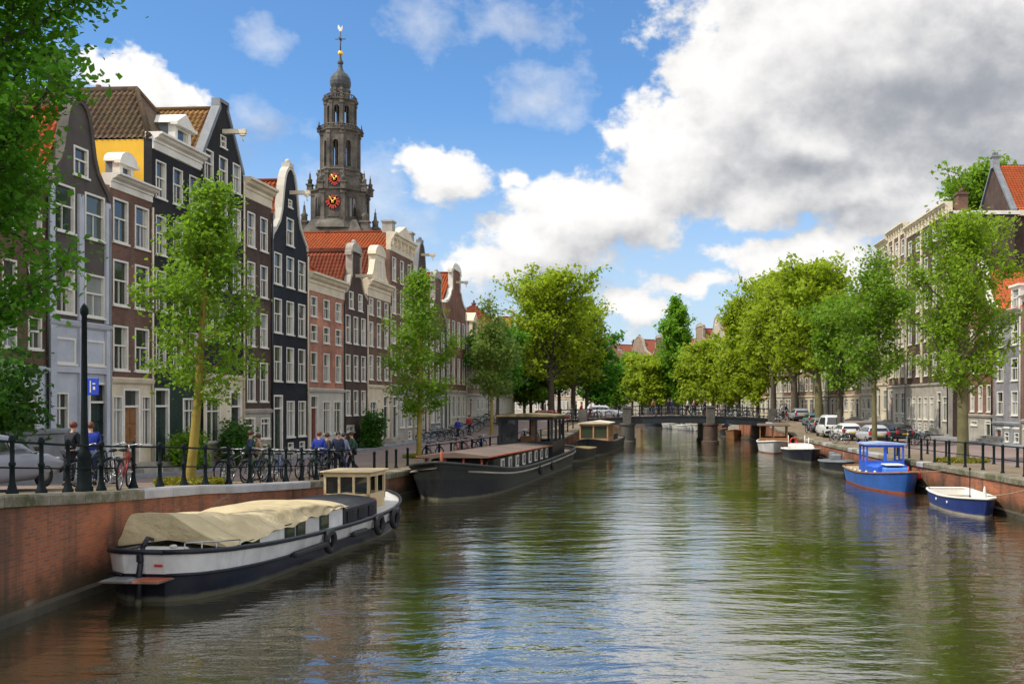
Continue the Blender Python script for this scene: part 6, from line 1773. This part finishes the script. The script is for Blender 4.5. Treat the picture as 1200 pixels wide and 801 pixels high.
def person(x, y, z, rz, pose, jacket, trousers, hair, label, group=None, sc=1.):
    m = person_meshes(pose)
    o = link('person', m['body'], None, (x,y,z), (0,0,rz), SKIN); o.scale = (sc,)*3; tag(o, label, 'person', group)
    link('jacket', m['jacket'], o, m=pm('cloth_%d_%d_%d' % tuple(int(v*199) for v in jacket), jacket, .85, .2, 8, .3))
    link('trousers', m['trousers'], o, m=pm('cloth_%d_%d_%d' % tuple(int(v*199) for v in trousers), trousers, .85, .2, 8, .3))
    link('shoes', m['shoes'], o); link('hair', m['hair'], o, m=pm('hair_%d' % int(hair[0]*199), hair, .6, .3, 20)); link('eyes', m['eyes'], o)
    return o
DK, BL, JN, GN, RD, WT, TN = (.012,.013,.018), (.015,.035,.26), (.03,.045,.09), (.02,.06,.035), (.3,.03,.03), (.5,.5,.5), (.3,.2,.12)
HB, HD, HR = (.06,.03,.015), (.015,.012,.01), (.13,.04,.02)
GP = 'people standing on the left quay'
person(-15.0,26.0,gL(26),-.4+PI,'lean',DK,DK,HR,'person in black coat standing left of the tall sign post',GP,.97)
person(-14.55,26.2,gL(26),.5+PI,'lean',BL,JN,HR,'person in royal blue jacket standing at the tall sign post',GP,.96)
p = gpt(300,33.5); person(p[0]-.2,p[1],p[2],2.,'stand',JN,DK,HB,'person in dark blue jacket among the bicycles by the left railing',GP,.98)
p = gpt(310,34.5); person(p[0]-.2,p[1],p[2],-1.,'stand',TN,JN,HB,'person in tan top beside the dark blue jacket, among bicycles',GP,.93)
p = gpt(374,37); person(p[0],p[1],p[2],PI,'stand',BL,JN,HR,'person in bright blue jacket seen from behind near the railing end',GP,.98)
p = gpt(383,37.6); person(p[0],p[1],p[2],2.4,'stand',(.06,.05,.05),DK,HB,'person in dark brown jacket right next to the bright blue jacket',GP,.95)
p = gpt(396,37.4); person(p[0],p[1],p[2],.6,'stand',(.02,.025,.05),DK,HD,'person in navy jacket between the blue and green jackets',GP,.98)
p = gpt(402,38.2); person(p[0],p[1],p[2],1.2,'walk',(.2,.2,.3),JN,HD,'person in grey lilac top partly behind the navy jacket',GP,.95)
p = gpt(413,39.4); person(p[0],p[1],p[2],-1.5,'walk',GN,DK,HB,'person in dark green jacket walking at the railing end',GP,.98)
GP = 'people on the bridge'
for k, (px, col, ps, lab) in enumerate(((783,DK,'stand','person in black standing in the middle of the bridge'),(787,JN,'stand','person in dark blue beside the black figure mid bridge'),(806,WT,'walk','person in white top on the bridge right of centre'),(813,(.35,.2,.2),'walk','person in dusty pink top on the bridge right of centre'),(826,DK,'walk','person in dark coat on the bridge by the right pier'),(765,(.3,.1,.1),'walk','person in dull red on the bridge left of centre'),(692,WT,'walk','person in white at the left end of the bridge'),(681,RD,'walk','person in red at the left end of the bridge'))):
    Y = 99.5 + (k % 3)*.8; x = (px-745)/F*Y
    person(x, Y, dzc(x), PI/2*(1 if k % 2 else -1) if ps == 'walk' else .3, ps, col, JN if k % 2 else DK, HB if k % 3 else HD, lab, GP)
GP = 'people on the far right quay'
for px, Y, col, lab in ((917,104,WT,'person in white top at the right bridge end'),(921,106,JN,'person in dark blue at the right bridge end')):
    p = gpt(px,Y,'R'); person(p[0],p[1],p[2],1.,'walk',col,DK,HB,lab,GP)
for px, Y, col, lab in ((516,80,BL,'person in blue by the bicycles at the far left house fronts'),(531,84,RD,'person in red by the bicycles at the far left house fronts')):
    x = XFL(Y)+2.6; person(x,Y,gL(Y),1.,'walk',col,DK,HB,lab,'people on the far left street')
# mooring ropes
def rope(a, b, sag, label):
    a, b = Vector(a), Vector(b); mb = MB()
    mb.tube([a.lerp(b, t) - Vector((0,0,sag*4*t*(1-t))) for t in np.linspace(0,1,9)], .018, 5)
    tag(mb.build('mooring_rope', pm('rope', (.25,.2,.13), .9, .3, 20)), label, 'rope', 'mooring ropes')
rope((-8.3,40.6,1.5), (qL(44)-.3,43.,gL(43)), .1, 'rope from the bow of the black barge to the left quay')
rope((12.3,34.3,.75), (qR(32)+.3,32.2,gR(32)), .1, 'rope from the bow of the rowing boat to the right quay')
rope((11.95,43.1,1.0), (qR(41)+.4,41.2,gR(41)), .08, 'rope from the bow of the blue motor boat to the right quay')
# ================================================================= sky, sun, camera
SUN_EL, SUN_AZ = math.radians(50), math.radians(-118)     # azimuth from +Y towards +X
w = bpy.data.worlds.new('World'); S.world = w; w.use_nodes = True
g = NG.__new__(NG); g.t = w.node_tree; g.t.nodes.clear()
out = g.n('ShaderNodeOutputWorld')
sky = g.n('ShaderNodeTexSky', sky_type='NISHITA', sun_disc=False, sun_elevation=SUN_EL, sun_rotation=SUN_AZ % (2*PI), air_density=1.0, dust_density=.6, ozone_density=2.5)
d = g.n('ShaderNodeTexCoord').outputs['Generated']
sp = g.n('ShaderNodeSeparateXYZ', {0: d})
az = g.math('ARCTAN2', sp.outputs[0], sp.outputs[1]); el = g.math('ARCSINE', sp.outputs[2])
V = g.n('ShaderNodeCombineXYZ', {0: az, 1: el}).outputs[0]
def ang(px, py):
    p = (px-745)/F; a = math.atan(p); return a, math.atan((472-py)/F*math.cos(a))
CL = [(930,165,110,60,1.1),(1060,70,230,100,1.25),(980,40,230,150,1.),(858,105,110,105,1.),(800,190,112,76,1.),(700,250,118,60,1.),(625,290,88,52,1.),(575,318,50,30,.8),(1130,150,190,80,1.),(960,215,190,50,1.),(1080,262,160,44,.9),(930,292,115,26,.85),
      (745,360,55,36,.95),(1010,322,180,30,.8),(155,90,62,30,.9),(212,105,38,20,.6),(518,198,66,34,.95),(603,203,34,18,.6),(1230,40,120,120,.9),(800,330,60,16,.5)]
WISP = [(640,108,62,36,1.),(310,40,36,18,.8),(315,130,62,26,.9),(600,22,66,26,.8),(500,28,46,26,.7),(410,225,70,46,1.),(560,335,80,36,1.),(240,150,60,40,.8),(690,340,60,24,.9),(455,255,60,40,.7),(90,110,60,50,.9)]
def blobs(v, L):
    acc = None
    for (x,y,rx,ry,wt) in L:
        a, e = ang(x,y); k = 1/F*math.cos(a)
        q = g.vm('MULTIPLY', g.vm('SUBTRACT', v, (a,e,0.)), (1/(rx*k), 1/(ry*k), 0.))
        ln = g.n('ShaderNodeVectorMath', {0: q}, operation='LENGTH').outputs['Value']
        val = g.math('MULTIPLY_ADD', ln, -wt, wt)
        acc = val if acc is None else g.math('SMOOTH_MAX', acc, val, .18)
    return acc
def dens(v, L, nk=1.3):
    wc = g.n('ShaderNodeTexNoise', {'Vector': v, 'Scale': 13., 'Detail': 4., 'Roughness': .55}).outputs[1]
    wv = g.vm('ADD', v, g.vm('MULTIPLY', g.vm('SUBTRACT', wc, (.5,.5,.5)), (.11,.08,0.)))
    b = blobs(wv, L)
    f = g.noise(g.vm('MULTIPLY', v, (1.,1.35,1.)), 26., 8., .62)
    nz = g.math('MULTIPLY', g.math('MULTIPLY_ADD', f, nk, -nk/2), g.n('ShaderNodeMapRange', {0: b, 1: .1, 2: .7, 3: 1., 4: .4}, clamp=True).outputs[0])
    return g.math('ADD', g.math('ADD', b, nz), .02)
D1 = dens(V, CL); D2 = dens(g.vm('ADD', V, (-.022,.03,0.)), CL); DW = dens(V, WISP, 2.2)
# unseen clouds behind and above the camera, made extra bright to fill shaded facades
fill_cloud = g.ramp(g.noise(d, 2.2, 6., .55), .42, .56)
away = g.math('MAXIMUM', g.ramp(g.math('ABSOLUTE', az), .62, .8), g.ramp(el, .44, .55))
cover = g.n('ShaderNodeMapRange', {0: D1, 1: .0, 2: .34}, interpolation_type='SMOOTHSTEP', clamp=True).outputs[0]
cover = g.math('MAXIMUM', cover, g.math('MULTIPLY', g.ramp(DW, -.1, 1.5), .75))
oc = g.math('MULTIPLY', fill_cloud, g.math('MULTIPLY', away, .9))
lit = g.math('SUBTRACT', D1, D2)
thick = blobs(V, [(1110,130,260,110,1.),(930,200,170,45,.8),(1060,262,130,30,.5),(640,320,140,40,.45),(860,160,70,40,.35),(1150,60,200,80,.9)])
tn = g.noise(V, 9., 5., .55)
gray = g.math('ADD', g.math('MULTIPLY', g.n('ShaderNodeMapRange', {0: thick, 1: -.25, 2: 1.15}, interpolation_type='SMOOTHERSTEP', clamp=True).outputs[0], .85), g.math('MULTIPLY_ADD', tn, .6, -.3))
def puff(v): return g.noise(g.vm('MULTIPLY', v, (1.,1.3,1.)), 15., 7., .58)
pf = g.math('SUBTRACT', puff(V), puff(g.vm('ADD', V, (-.014,.02,0.))))
gray = g.math('SUBTRACT', gray, g.math('ADD', g.math('MULTIPLY', lit, .75), g.math('MULTIPLY', pf, .9)))
gray = g.n('ShaderNodeMapRange', {0: gray, 1: -.5, 2: 1.15}, interpolation_type='SMOOTHSTEP', clamp=True).outputs[0]
ccol = g.mix(gray, (6.7,6.6,6.45), (2.3,2.45,2.75))
skyc = g.mix(1., sky.outputs[0], (.66,.95,1.18), 'MULTIPLY')
hz = g.n('ShaderNodeMapRange', {0: el, 1: .02, 2: .3, 3: .72, 4: 0.}, interpolation_type='SMOOTHSTEP', clamp=True).outputs[0]
skyc = g.mix(hz, skyc, (4.3,4.8,5.4))
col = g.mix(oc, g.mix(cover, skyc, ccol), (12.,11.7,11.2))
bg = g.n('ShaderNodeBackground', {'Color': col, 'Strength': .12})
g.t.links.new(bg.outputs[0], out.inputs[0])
sd = bpy.data.lights.new('Sun', 'SUN'); sd.energy = 3.2; sd.angle = math.radians(.6); sd.color = (1., .93, .82)
so = bpy.data.objects.new('Sun', sd); COL.objects.link(so)
sv = Vector((math.sin(SUN_AZ)*math.cos(SUN_EL), math.cos(SUN_AZ)*math.cos(SUN_EL), math.sin(SUN_EL)))
so.rotation_euler = sv.to_track_quat('Z', 'Y').to_euler()
cd = bpy.data.cameras.new('Camera'); co = bpy.data.objects.new('Camera', cd); COL.objects.link(co)
co.location = (0, 0, EYE); co.rotation_euler = (PI/2, 0, 0)
cd.sensor_width = 36; cd.lens = F/1200*36; cd.shift_x = -145/1200; cd.shift_y = (472-400.5)/1200; cd.clip_start = .1; cd.clip_end = 4000
S.camera = co
S.view_settings.view_transform = 'Standard'; S.view_settings.look = 'None'; S.view_settings.exposure = .38; S.view_settings.gamma = 1
S.view_settings.use_curve_mapping = False
S.cycles.max_bounces = 8; S.cycles.transparent_max_bounces = 8; S.cycles.caustics_reflective = False; S.cycles.caustics_refractive = False
S.cycles.use_denoising = True
S.cycles.sample_clamp_indirect = 6
